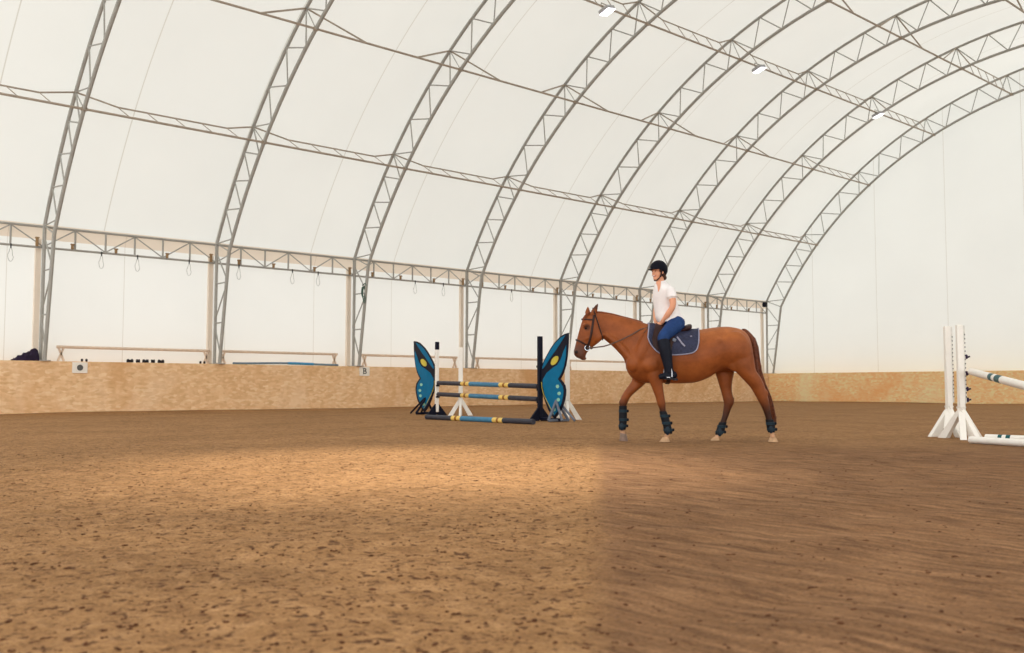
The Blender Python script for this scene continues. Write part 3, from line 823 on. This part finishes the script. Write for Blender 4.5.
# coat colours: chestnut, black-brown lower legs, pale pasterns, dark muzzle; highlight on rump and back painted in
vc = me.color_attributes.new('coat', 'FLOAT_COLOR', 'POINT')
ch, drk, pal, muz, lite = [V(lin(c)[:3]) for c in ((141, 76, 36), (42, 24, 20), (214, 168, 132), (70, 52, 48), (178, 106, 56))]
def sm(a, b, x): t = min(1, max(0, (x - a) / (b - a))); return t * t * (3 - 2 * t)
cols = []
for v in me.vertices:
    x, y, z = v.co; zx = x * 218.1 + 406.5; zy = 599.3 - z * 218.1
    c = ch.copy()
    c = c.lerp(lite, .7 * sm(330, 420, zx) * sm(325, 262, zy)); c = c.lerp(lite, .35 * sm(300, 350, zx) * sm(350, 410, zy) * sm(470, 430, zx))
    if zy > 425 or (zy > 400 and not (230 < zx < 470)):
        up = 500 if zx < 250 else 512 if zx < 400 else 535 if zx < 530 else 520
        up2 = 462 if zx < 250 else 474 if zx < 400 else 430 if zx < 530 else 445
        c = c.lerp(drk, .9 * sm(up2, up, zy))
        c = c.lerp(pal, sm(560, 572, zy))
    c = c.lerp(muz, .8 * sm(98, 60, zx) * sm(292, 332, zy))
    d = sqrt((zx - 79) ** 2 + (zy - 261) ** 2)
    if zx < 140: c = c.lerp(drk, .75 * sm(13, 6, d))
    d2 = sqrt((zx - 47.5) ** 2 + (zy - 334) ** 2)
    if zx < 140: c = c.lerp(V((.006, .005, .005)), .95 * sm(6, 3.5, d2))
    if zy < 212 and 84 < zx < 125 and y < 0: c = c.lerp(drk, .75 * sm(213, 203, zy))
    cols += [c.x, c.y, c.z, 1]
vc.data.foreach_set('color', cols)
HB = bvh(body)

def surf(zx, zy, side=-1, off=0.0):
    p = Q(zx, zy, -.09); o = V((p.x, side * 2, p.z)); h = HB.ray_cast(o, V((0, -side, 0)))
    y = h[0].y if h[0] is not None else 0.0
    return V((p.x, y + side * off, p.z))
for s in (-1, 1):
    MB().ell(surf(78, 261, s, -.008), (.021, .014, .019)).build('eye', M['eye'], horse)

# hooves
def hoof(top, bot, rt, rb, mat, tilt=0.0):
    b = MB(); top, bot = V(top), V(bot); R = []
    for t in (0, .15, .5, .92, 1):
        c = top.lerp(bot, t); r = rt + (rb - rt) * min(t / .92, 1)
        if t == 1: r *= .94
        R.append([c + V((r * 1.12 * cos(a) - (r * .10 if cos(a) > 0 else 0), r * .95 * sin(a), tilt * cos(a) * r)) for a in [2 * pi * i / 18 for i in range(18)]])
    b.rings(R); return b.build('hoof', mat, horse)
hoof(Q(187, 573, yf), Q(189, 600, yf), .040, .058, M['hoof_grey'], -.25)
hoof(Q(312, 584, yn), Q(309, 598.5, yn), .038, .066, M['hoof'])
hoof(Q(461, 584, .13), Q(455, 598.5, .13), .040, .072, M['hoof'], .15)
hoof(Q(629, 585, -.13), Q(630, 598.5, -.13), .038, .064, M['hoof'])

# leg boots
def boot(cl, y, rear):
    p = bpy.data.objects.new('leg_boot', None)
    b = MB(); loft(b, [(Q(x, zy, y), V((r * PX, 0, 0)), V((0, r * PX * .9, 0))) for x, zy, r in cl], 4, 18)
    o = b.build('leg_boot', M['boot_black'], horse)
    top, bot = cl[0], cl[-1]
    for k, f in enumerate((.22, .5, .78) if len(cl) > 4 else (.3, .7)):
        i = f * (len(cl) - 1); i0 = int(i); t = i - i0; A, B_ = cl[i0], cl[min(i0 + 1, len(cl) - 1)]
        x, zy, r = [A[q] + (B_[q] - A[q]) * t for q in range(3)]
        c = Q(x, zy, y); rr = r * PX + .004
        s = MB(); R = []
        for dz in (-.018, -.016, .016, .018):
            g = rr if abs(dz) < .017 else rr - .006
            R.append([c + V((g * cos(a), g * .92 * sin(a), dz)) for a in [2 * pi * i_ / 18 for i_ in range(18)]])
        s.rings(R).build('strap', M['boot_strap'], o)
        s = MB(); s.box(c + V((rr + .004, -.01, 0)), (.035, .04, .04), None, .01); s.build('buckle_tab', M['boot_black'], o)
    x, zy, r = cl[-2]; c = Q(x, zy, y)
    MB().ell(c + V((-.012, -r * PX * .72, -.004)), (r * PX * .55, .022, r * PX * 1.0)).build('shell', M['boot_shell'], o)
    return o
boot([(186.5, 492, 12), (186, 505, 12), (186, 525, 12.2), (186, 540, 11.5), (184.5, 552, 11.5), (184, 562, 10)], yf, False)
boot([(304, 508, 10.5), (308, 520, 12), (312, 535, 12.5), (316, 550, 12), (319, 564, 13), (320, 574, 11)], yn, False)
boot([(482, 540, 11.5), (477, 554, 12.5), (472.5, 568, 13), (469, 577, 10.5)], .13, True)
boot([(619, 532, 11.5), (622, 545, 12.5), (624, 560, 12), (624.5, 570, 9.5)], -.13, True)

# tail
tb = MB()
loft(tb, [(Q(x, zy, 0), V((r * PX, 0, 0)) if i > 1 else V((r * PX * .6, 0, r * PX * .8)), V((0, r * PX * 1.1, 0))) for i, (x, zy, r) in enumerate(((541, 266, 4), (552, 272, 8), (567, 288, 11), (577, 312, 11.5), (581, 345, 10), (584, 385, 10), (594, 425, 11.5), (610, 462, 12), (620, 492, 10), (628, 520, 6), (632, 540, 2)))], 5, 16)
for k in range(46):
    a = random.uniform(-1, 1); q = random.uniform(-1, 1); sx = []
    for (x, zy, r) in ((556, 274, 7), (570, 292, 11), (579, 318, 11), (583, 348, 10), (588, 388, 10.5), (598, 428, 12), (612, 464, 13), (621, 494, 12), (629, 522, 9), (633 + 3 * a, 540 + random.uniform(-18, 10), 6)):
        sx.append(Q(x + a * r * .95, zy, q * r * PX * .9))
    tb.path(sx, [.006, .008, .008, .009, .009, .009, .009, .008, .006, .002], 5)
tb.build('tail', M['tail'], horse)

# mane, lying over the crest, and forelock
mb_ = MB(); crest = [(108, 213), (124, 214), (142, 217), (162, 221), (184, 227), (206, 232.5), (228, 238.5), (246, 244)]
loft(mb_, [(Q(x, zy + 2.5, .022), V((0, 0, 5.0 * PX)), V((0, .034, -.006))) for x, zy in crest], 3, 12)
for k in range(150):
    t = random.random() * (len(crest) - 1); i = min(int(t), len(crest) - 2); f = t - i
    x = crest[i][0] + (crest[i + 1][0] - crest[i][0]) * f; zy = crest[i][1] + (crest[i + 1][1] - crest[i][1]) * f
    ln = random.uniform(14, 30); dx = random.uniform(-3, 6)
    mb_.path([Q(x, zy - 1, 0), Q(x + dx * .3, zy - .5, .035), Q(x + dx * .6, zy + ln * .5, .095), Q(x + dx, zy + ln, .115)], [.007, .009, .008, .003], 5)
mb_.build('mane', M['mane'], horse)
mb_ = MB()
for k in range(18):
    a = random.uniform(-.05, .05)
    mb_.path([Q(98, 214, a * .6), Q(86, 215, a), Q(75, 224, a * 1.3), Q(68 + random.uniform(-2, 3), 236 + random.uniform(-3, 5), a * 1.5)], [.008, .01, .009, .003], 5)
mb_.build('forelock', M['mane'], horse)

# bridle
bridle = None
def ring_path(p1, p2, off=.006, n=28, w0=0, w1=2 * pi):
    c = (Q(*p1) + Q(*p2)) / 2; a = (Q(*p1) - Q(*p2)).normalized(); pts = []
    for i in range(n):
        th = w0 + (w1 - w0) * i / n; d = a * cos(th) + V((0, 1, 0)) * sin(th)
        h = HB.ray_cast(c + d * .6, -d)
        q = h[0] if h[0] is not None else c + d * .1
        pts.append(q + d * off)
    return pts
b = MB(); b.path(ring_path((50, 297), (93, 321)), .0125, 6, closed=True)
bridle = b.build('bridle', M['tack'], horse)
def bsub(name, mb, mat=None): return mb.build(name, mat or M['tack'], bridle)
bsub('throat_strap', MB().path(ring_path((101, 213), (126, 292)), .010, 6, closed=True))
for s in (-1, 1):
    pts = [surf(x, zy, s, .006) for x, zy in ((102, 222), (100, 236), (97.5, 252), (95, 268), (92, 285), (88, 300), (84, 314))]
    bsub('cheek_strap', MB().path(pts, .0155, 6, (V((0, 1, 0)), .5)))
    bsub('browband', MB().path([surf(x, zy, s, .006) for x, zy in ((101, 236), (90, 236), (78, 234.5), (70, 234))] + [Q(65.5, 235, s * .02), Q(65.5, 235, 0)], .011, 6))
    c = surf(82, 320, s, .012)
    bsub('bit_ring', MB().path([c + V((.034 * cos(a), 0, .034 * sin(a))) for a in [2 * pi * i / 18 for i in range(18)]], .008, 6, closed=True), M['chrome'])
    bsub('bit_guard', MB().path([c + V((.022 * cos(a), -s * .003, .022 * sin(a))) for a in [2 * pi * i / 14 for i in range(14)]], .012, 6, closed=True), M['boot_black'])
    hand = RC(122, 352, s * .065)
    r1 = [c, Q(100, 319.5, s * .12), Q(130, 315.5, s * .155), Q(152, 309, s * .165)]
    r1 += [Q(185, 295, s * .175), Q(215, 280, s * .16), Q(240, 265, s * .13), hand]
    bsub('rein', MB().path(r1, .009, 6, (V((0, 1, 0)), .6)), M['rein'])
rl = [RC(122, 352, -.065), RC(100, 345, -.08), RC(88, 352, -.10), RC(80, 372, -.13), RC(68, 385, -.15), RC(80, 395, -.155), RC(92, 370, -.12), RC(105, 352, 0.0), RC(122, 352, .065)]
bsub('rein_loop', MB().path(rl, .009, 6), M['rein'])

# ------------------------------------------------------------------ saddle cloth, saddle
def shell_pt(zx, phi, off, side, zc=345):
    ax = Q(zx, zc, -.27); ax.y = 0; d = V((0, side * sin(phi), cos(phi)))
    h = HB.ray_cast(ax + d * 1.0, -d)
    q = h[0] if h[0] is not None else ax + d * .3
    return q + d * off
def phi_for(zx, zy, side):
    z = Q(zx, zy, -.27).z; lo, hi = 0.0, pi * .8
    for _ in range(22):
        m = (lo + hi) / 2
        if shell_pt(zx, m, 0, side).z > z: lo = m
        else: hi = m
    return lo
def lerp_tab(tab, x):
    for (a, va), (b_, vb) in zip(tab[:-1], tab[1:]):
        if x <= b_: return va + (vb - va) * max(0, (x - a)) / (b_ - a)
    return tab[-1][1]
def drape(tab, x0, x1, off, th, nx=34, nphi=16, both=True, skew=0.0):
    """cloth over the back: returns MB and its edge line (near side)"""
    mb = MB(); G = {}
    for layer, o_ in ((0, off), (1, off + th)):
        for i in range(nx + 1):
            zx = x0 + (x1 - x0) * i / nx; bot = lerp_tab(tab, zx)
            for s in (-1, 1):
                ph = phi_for(zx, bot, s) if layer == 0 else G[('p', i, s)]
                G[('p', i, s)] = ph
            for j in range(-nphi, nphi + 1):
                s = -1 if j < 0 else 1; ph = abs(j) / nphi * G[('p', i, s)]
                zz = zx + skew * (abs(j) / nphi) + 12 * (1 - abs(j) / nphi)
                G[(layer, i, j)] = shell_pt(zz, ph, o_, s)
    vs = []; idx = {}
    for k_, p in G.items():
        if k_[0] in (0, 1): idx[k_] = len(vs); vs.append(p)
    fs = []
    for i in range(nx):
        for j in range(-nphi, nphi):
            for ly in (0, 1): fs.append((idx[(ly, i, j)], idx[(ly, i + 1, j)], idx[(ly, i + 1, j + 1)], idx[(ly, i, j + 1)]))
        for j in (-nphi, nphi): fs.append((idx[(0, i, j)], idx[(0, i + 1, j)], idx[(1, i + 1, j)], idx[(1, i, j)]))
    for i in (0, nx):
        for j in range(-nphi, nphi): fs.append((idx[(0, i, j)], idx[(0, i, j + 1)], idx[(1, i, j + 1)], idx[(1, i, j)]))
    mb.add(vs, fs)
    def edge(s):
        e = [G[(1, 0, s * j)] for j in range(0, nphi + 1, 2)] + [G[(1, i, s * nphi)] for i in range(1, nx + 1)] + [G[(1, nx, s * j)] for j in range(nphi, -1, -2)]
        return e
    return mb, edge
PT = [(262, 292), (266, 304), (272, 314), (280, 324), (290, 333), (302, 339), (320, 341), (345, 341.5), (375, 339), (392, 336), (402, 330), (408, 320), (411.5, 308)]
pad_mb, pad_edge = drape(PT, 262, 411.5, .006, .014)
pad = pad_mb.build('saddle_cloth', M['pad']); pad.parent = None
pad.location = W(HX, HZ); pad.rotation_euler = (0, 0, YAW)
tag(pad, 'navy quilted saddle cloth with pale piping under the saddle', 'saddle cloth')
b = MB()
for s in (-1, 1): b.path(pad_edge(s), .0085, 6)
b.build('piping', M['piping'], pad)
q = shell_pt(392, phi_for(392, 289, -1), .021, -1)
MB().box(q, (.024, .006, .02), Matrix.Rotation(.4, 3, 'X')).build('emblem', M['piping'], pad)

saddle = thing('saddle', 'brown leather riding saddle under the rider', 'saddle', W(HX, HZ), YAW)
FT = [(284, 300), (288, 316), (296, 326), (310, 332), (330, 332), (340, 326), (346, 312)]
fm, _ = drape(FT, 284, 346, .022, .012, 18, 14, True, -10.0)
fm.build('flap', M['saddle'], saddle)
b = MB()
loft(b, [(Q(x, (a + b_) / 2), V((0, 0, (b_ - a) / 2 * PX)), V((0, w, 0))) for x, a, b_, w in ((281, 250, 262, .06), (288, 248, 268, .10), (302, 254, 272, .125), (325, 260, 276, .135), (350, 261, 278, .16), (368, 256, 277, .175), (380, 250, 274, .165), (388, 249, 268, .12), (391, 252, 262, .06))], 4, 20)
b.build('seat', M['saddle'], saddle)
# girth round the barrel
b = MB(); R = []
for dx in (-6, -5, 5, 6):
    R.append([])
for i in range(29):
    ph = radians(80) + (radians(360 - 160)) * i / 28
    for k, dx in enumerate((-6, -5, 5, 6)):
        ax = Q(318 + dx, 345); d = V((0, -sin(ph), cos(ph))); h = HB.ray_cast(ax + d * .6, -d)
        R[k].append((h[0] if h[0] is not None else ax + d * .3) + d * (.004 if k in (0, 3) else .014))
b.rings(R, False, False); b.build('girth', M['tack'], saddle)
for s in (-1, 1):
    pts = [shell_pt(x, phi_for(x, zy, s), .04, s) for x, zy in ((332, 290), (330, 310), (327, 330), (324, 345))]
    pts += [Q(321, 360, pts[-1].y - s * 0), Q(319, 371, s * .37)]
    b = MB().path(pts, .014, 6, (V((0, 1, 0)), .4)); lt = b.build('stirrup_leather', M['tack'], saddle)
    c = Q(317, 392, s * .37)
    arch = [c + V((.015 - .045 * cos(a), .050 * cos(a), .105 * sin(a) - .02)) for a in [pi * i / 14 for i in range(15)]]
    b = MB(); b.path([c + V((-.030, .050, -.065))] + arch + [c + V((.060, -.050, -.065))], .0085, 6)
    b.box(c + V((.012, 0, -.07)), (.05, .135, .014), None, .004); b.build('stirrup_iron', M['chrome'], saddle)
    pts = [shell_pt(x, phi_for(x, zy, s), .028, s) for x, zy in ((350, 292), (356, 300), (362, 309), (370, 318))]
    MB().path(pts, .012, 6, (V((0, 1, 0)), .5)).build('strap_end', M['piping'], saddle)
    p = shell_pt(340, phi_for(340, 302, s), .04, s)
    MB().box(p, (.05, .02, .045), Matrix.Rotation(.4, 3, 'Y'), .006).build('buckle', M['grey_metal'], saddle)

# ------------------------------------------------------------------ rider
rider = thing('person', 'person riding the chestnut horse in a white polo shirt, blue breeches and dark helmet', 'person', W(HX, HZ), YAW)
TOR = [((128, 152), (166, 148), .055), ((121, 166), (186, 160), .125), ((117, 184), (206, 184), .172), ((114, 205), (214, 210), .172), ((114, 232), (219, 236), .155), ((118, 262), (226, 264), .142), ((122, 290), (236, 292), .15), ((127, 318), (248, 316), .172), ((140, 338), (254, 332), .185)]
def torso(mb, g, last=None):
    loft(mb, [S2(RC(*a), RC(*c), w) for a, c, w in (TOR if last is None else TOR[:last])], 4, 28, g)
def tubes(mb, pts, g=0.0, n=14, sub=4, flat=1.0):
    """limb with rings across its own direction: (point, radius m)"""
    P = [V(p) for p, r in pts]; Rr = [r for p, r in pts]; k = len(P); pp = []; rr = []
    for i in range(k - 1):
        for s in range(sub):
            t = s / sub; a, b_, c, d = P[max(i - 1, 0)], P[i], P[i + 1], P[min(i + 2, k - 1)]
            pp.append(V(tuple(cr(a[q], b_[q], c[q], d[q], t) for q in range(3)))); rr.append(Rr[i] + (Rr[i + 1] - Rr[i]) * t)
    pp.append(P[-1]); rr.append(Rr[-1]); e0 = (pp[0] - pp[1]).normalized(); e1 = (pp[-1] - pp[-2]).normalized()
    pp = [pp[0] + e0 * rr[0] * .6] + pp + [pp[-1] + e1 * rr[-1] * .6]; rr = [rr[0] * .6] + rr + [rr[-1] * .6]
    mb.path(pp, [r + g for r in rr], n)
ARM = {-1: [(RC(192, 186, -.165), .056), (RC(200, 215, -.205), .049), (RC(204, 246, -.225), .043), (RC(200, 268, -.225), .040), (RC(182, 296, -.19), .041), (RC(160, 326, -.125), .031), (RC(150, 340, -.095), .026)],
       1: [(RC(160, 186, .165), .056), (RC(146, 215, .21), .048), (RC(133, 246, .225), .043), (RC(128, 266, .22), .040), (RC(124, 294, .18), .041), (RC(122, 324, .11), .031), (RC(124, 338, .085), .026)]}
LEGS = {s: [(RC(226, 340, s * .10), .105), (RC(205, 358, s * .17), .098), (RC(182, 380, s * .235), .086), (RC(160, 404, s * .295), .072), (RC(157, 424, s * .325), .066), (RC(163, 455, s * .345), .066), (RC(170, 490, s * .355), .062), (RC(176, 525, s * .362), .050), (RC(181, 556, s * .366), .044), (RC(184, 572, s * .368), .045)] for s in (-1, 1)}
FOOT = {s: [(RC(210, 582, s * .37), .040), (RC(192, 586, s * .372), .041), (RC(170, 588, s * .376), .038), (RC(150, 590, s * .382), .032), (RC(140, 592, s * .386), .024)] for s in (-1, 1)}
pb = MB()
torso(pb, 0)
for s in (-1, 1):
    tubes(pb, ARM[s]); tubes(pb, LEGS[s]); tubes(pb, FOOT[s], 0, 12)
# head, turned a little towards the eye
HC = V((-.512, 0, 2.318)); YH = radians(32)
fw = V((-cos(YH), -sin(YH), 0)); sd = V((fw.y, -fw.x, 0)) * -1     # sd: person's left/right axis
HR = Matrix((( -fw.x, sd.x, 0), (-fw.y, sd.y, 0), (0, 0, 1)))       # local x = backwards
def HP(f, s_, z): return HC + fw * f + sd * s_ + V((0, 0, z))
pb.ell(HP(-.008, 0, .03), (.100, .076, .095), HR)          # skull
pb.ell(HP(.030, 0, -.035), (.060, .060, .085), HR)         # face
pb.ell(HP(.052, 0, -.096), (.034, .034, .024), HR)         # chin
pb.ell(HP(.095, 0, -.022), (.020, .012, .022), HR)         # nose
pb.path([HP(.082, 0, .02), HP(.098, 0, -.02)], [.008, .012], 8)
pb.ell(HP(.082, 0, -.062), (.012, .026, .012), HR)         # mouth
for s in (-1, 1):
    pb.ell(HP(.060, s * .036, -.042), (.022, .02, .022), HR)   # cheek
    pb.ell(HP(.072, s * .03, .022), (.016, .024, .010), HR)    # brow
    pb.ell(HP(-.008, s * .076, -.012), (.017, .008, .030), HR)   # ear
tubes(pb, [(HP(-.02, 0, -.05), .052), (HP(-.025, 0, -.10), .05), (RC(147, 160), .058)], 0, 14)
# hands closed round the reins: palm, four curled fingers, thumb
for s in (-1, 1):
    wr = ARM[s][-1][0]; hc = RC(128, 352, s * .065)
    d = (hc - wr).normalized(); inn = V((0, -s, 0))
    pb.path([wr, wr.lerp(hc, .5), hc, hc + d * .018], [.025, .030, .032, .022], 10, (V((0, 1, 0)), .7))
    up = V((0, 0, 1)); up = (up - d * up.dot(d)).normalized()
    for k in range(4):
        o_ = up * (.030 - .020 * k); kn = hc + d * (.022 - .003 * abs(k - 1)) + o_ - inn * .012
        pb.path([kn - d * .02, kn, kn + d * .024 + inn * .010, kn + d * .016 + inn * .036, kn - d * .008 + inn * .040], [.0095, .0095, .009, .0085, .0075], 7)
    th = hc + up * .036 - d * .012 + inn * .006
    pb.path([th - d * .018 - up * .012, th, th + d * .022 + up * .004 + inn * .012, th + d * .040 - up * .004 + inn * .018], [.012, .011, .010, .008], 7)
pbody = bake(pb, 'body', .0055, 2, [M['skin'], M['lips'], M['teeth']], rider)
for p in pbody.data.polygons:
    c = p.center - HC; f, s_, z = c.dot(fw), c.dot(sd), c.z
    if f > .07 and abs(z + .062) < .013 - abs(s_) * .25 and abs(s_) < .030:
        p.material_index = 2 if abs(z + .061) < .0045 and abs(s_) < .02 else 1
for s in (-1, 1):
    MB().ell(HP(.079, s * .029, .004), (.008, .012, .007), HR, 10, 8).build('eye', M['eye'], rider)
    MB().path([HP(.085, s * .012, .026), HP(.084, s * .03, .031), HP(.072, s * .047, .025)], .0045, 5).build('eyebrow', M['hair'], rider)
# hair under the helmet, low knot at the nape
b = MB(); b.ell(HP(-.05, 0, -.02), (.062, .076, .075), HR); b.ell(HP(-.10, 0, -.075), (.034, .038, .036), HR)
for s in (-1, 1): b.ell(HP(.012, s * .070, .012), (.035, .014, .03), HR)
b.build('hair', M['hair'], rider)
# shirt
sb = MB(); torso(sb, .012, 9)
for s in (-1, 1):
    tubes(sb, [(ARM[s][0][0], .072), (ARM[s][0][0].lerp(ARM[s][1][0], .6), .069), (ARM[s][1][0].lerp(ARM[s][2][0], .15), .064)])
shirt = bake(sb, 'shirt', .011, 5, [M['shirt']], rider)
b = MB(); cpts = []
for i in range(20):
    a = 2 * pi * i / 20; c = RC(146, 151); cpts.append(c + V((-.060 * cos(a) * (1.0), .062 * sin(a), -.012 * cos(a) * 1.0)))
b.path(cpts, .016, 8, closed=True)
b.build('collar', M['shirt'], shirt)
for s in (-1, 1):
    c0, c1 = ARM[s][1][0].lerp(ARM[s][2][0], .06), ARM[s][1][0].lerp(ARM[s][2][0], .18)
    MB().path([c0, c1], .070, 16).build('cuff', M['shirt'], shirt)
SB = bvh(shirt); vs = []
for x0, x1, zy in ((289, 303, 120), (289, 301, 128), (290, 299, 136), (290.5, 296.5, 145), (291, 293, 154)):
    for k in range(5):
        p = Q(x0 + (x1 - x0) * k / 4, zy, -.06); h = SB.ray_cast(V((p.x, -1, p.z)), V((0, 1, 0)))
        vs.append((h[0] if h[0] is not None else p) + V((-.002, -.004, 0)))
b = MB(); b.add(vs, [(i * 5 + j, i * 5 + j + 1, i * 5 + j + 6, i * 5 + j + 5) for i in range(4) for j in range(4)])
b.build('neck_opening', M['skin'], shirt)
# breeches
bb_ = MB()
loft(bb_, [S2(RC(*a), RC(*c), w) for a, c, w in (((128, 318), (250, 316), .170), ((142, 334), (256, 332), .190), ((165, 350), (256, 348), .185), ((185, 362), (246, 360), .15))], 4, 26, .006)
for s in (-1, 1): tubes(bb_, LEGS[s][:7], .008)
bake(bb_, 'breeches', .010, 5, [M['breeches']], rider)
# boots with half chaps
for s in (-1, 1):
    cb = MB(); tubes(cb, LEGS[s][4:], .016); tubes(cb, FOOT[s], .010, 12)
    bo = bake(cb, 'riding_boot', .009, 3, [M['chaps']], rider)
    b = MB(); b.prism([(-.135, -.018), (-.06, -.052), (.03, -.052), (.05, -.05), (.055, -.065), (.105, -.065), (.105, -.035), (.03, -.034), (-.06, -.034), (-.13, -.006)], RC(184, 586, s * .373), V((1, 0, 0)), UPV, V((0, .072, 0)))
    b.build('sole', M['black'], bo)
# helmet
def dome(scale, rimf, nu=36, nv=14, thick=.0):
    R = []
    for i in range(nv + 1):
        ring = []
        for j in range(nu):
            a = 2 * pi * j / nu; cf, cs = cos(a), sin(a)
            rim = rimf(cf)
            t0 = math.acos(max(-1, min(1, rim / scale[2]))); t = max(.02, t0 * i / nv)
            ring.append(HP(.0 + scale[0] * sin(t) * cf - .006, scale[1] * sin(t) * cs, .035 + scale[2] * cos(t)))
        R.append(ring)
    return R
rimf = lambda cf: -.008 if cf > .5 else (-.008 - (.5 - cf) * .058)
b = MB(); o_ = dome((.132, .108, .126), rimf); i_ = dome((.118, .094, .112), rimf)
b.rings(o_ + i_[::-1], True, True)
helm = b.build('helmet', M['helmet'], rider)
b = MB(); R = []
for k, (e_, dz) in enumerate(((.0, .0), (.052, -.012), (.054, -.017), (.0, -.010))):
    R.append([HP((.118 + e_ * max(0, cos(a)) ** .6) * cos(a) - .006, (.098 + .2 * e_) * sin(a), .040 + dz + (.004 if k == 0 else 0)) for a in [radians(-66 + 132 * i / 18) for i in range(19)]])
b.rings(R + [R[0]], False, False); b.build('visor', M['helmet'], helm)
for s in (-1, 1):
    b = MB(); b.path([HP(.018, s * .084, .025), HP(.016, s * .076, -.03), HP(.032, s * .062, -.085), HP(.052, s * .028, -.122), HP(.056, 0, -.126)], .0075, 6)
    b.path([HP(-.045, s * .082, .01), HP(-.012, s * .078, -.045), HP(.028, s * .065, -.08)], .006, 6)
    b.build('chin_strap', M['black'], helm)
b = MB(); b.ell(HP(-.006, 0, .158), (.010, .010, .006)); b.build('button', M['helmet'], helm)

# ------------------------------------------------------------------ light
wd = bpy.data.worlds.new('overcast_sky'); bpy.context.scene.world = wd; wd.use_nodes = True
nt = wd.node_tree; bg = nt.nodes['Background']
tc = nt.nodes.new('ShaderNodeTexCoord'); dt = nt.nodes.new('ShaderNodeVectorMath'); dt.operation = 'DOT_PRODUCT'
dt.inputs[1].default_value = V((.70, -.66, .28)).normalized(); nt.links.new(tc.outputs['Generated'], dt.inputs[0])
mx = nt.nodes.new('ShaderNodeMath'); mx.operation = 'MAXIMUM'; mx.inputs[1].default_value = 0; nt.links.new(dt.outputs['Value'], mx.inputs[0])
pw = nt.nodes.new('ShaderNodeMath'); pw.operation = 'POWER'; pw.inputs[1].default_value = 2.5; nt.links.new(mx.outputs[0], pw.inputs[0])
st = nt.nodes.new('ShaderNodeMath'); st.operation = 'MULTIPLY_ADD'; st.inputs[1].default_value = 1.1; st.inputs[2].default_value = 1.0; nt.links.new(pw.outputs[0], st.inputs[0])
bg.inputs[0].default_value = (1.0, 1.01, .985, 1); nt.links.new(st.outputs[0], bg.inputs[1])
def spot(p, tgt, energy, size, rad, col=(1, .9, .76), blend=.9):
    l = bpy.data.lights.new('arena_lamp', 'SPOT'); l.energy = energy; l.spot_size = size; l.spot_blend = blend; l.shadow_soft_size = rad; l.color = col
    o = bpy.data.objects.new('arena_lamp', l); C.objects.link(o); o.location = p
    o.rotation_euler = (V(tgt) - V(p)).to_track_quat('-Z', 'Y').to_euler()
lx, lz = arc(180 - PUR[2], RI)
spot((lx, 5.6, lz - .3), (-7.3, 5.6, 0), 6500, radians(36), .35, (1, .96, .87), 1.0)

# ------------------------------------------------------------------ camera
cam = bpy.data.cameras.new('camera'); co_ = bpy.data.objects.new('camera', cam); C.objects.link(co_)
cam.sensor_width = 36; cam.lens = FPX / 1024 * 36
co_.location = (0, 0, EYE); co_.rotation_euler = (pi / 2 + PITCH, 0, YAW)
cam.dof.use_dof = True; cam.dof.focus_distance = 13.4; cam.dof.aperture_fstop = 3.2
sc = bpy.context.scene; sc.camera = co_
sc.view_settings.view_transform = 'Standard'; sc.view_settings.look = 'None'; sc.view_settings.gamma = 1; sc.view_settings.exposure = .33
sc.view_settings.use_curve_mapping = False
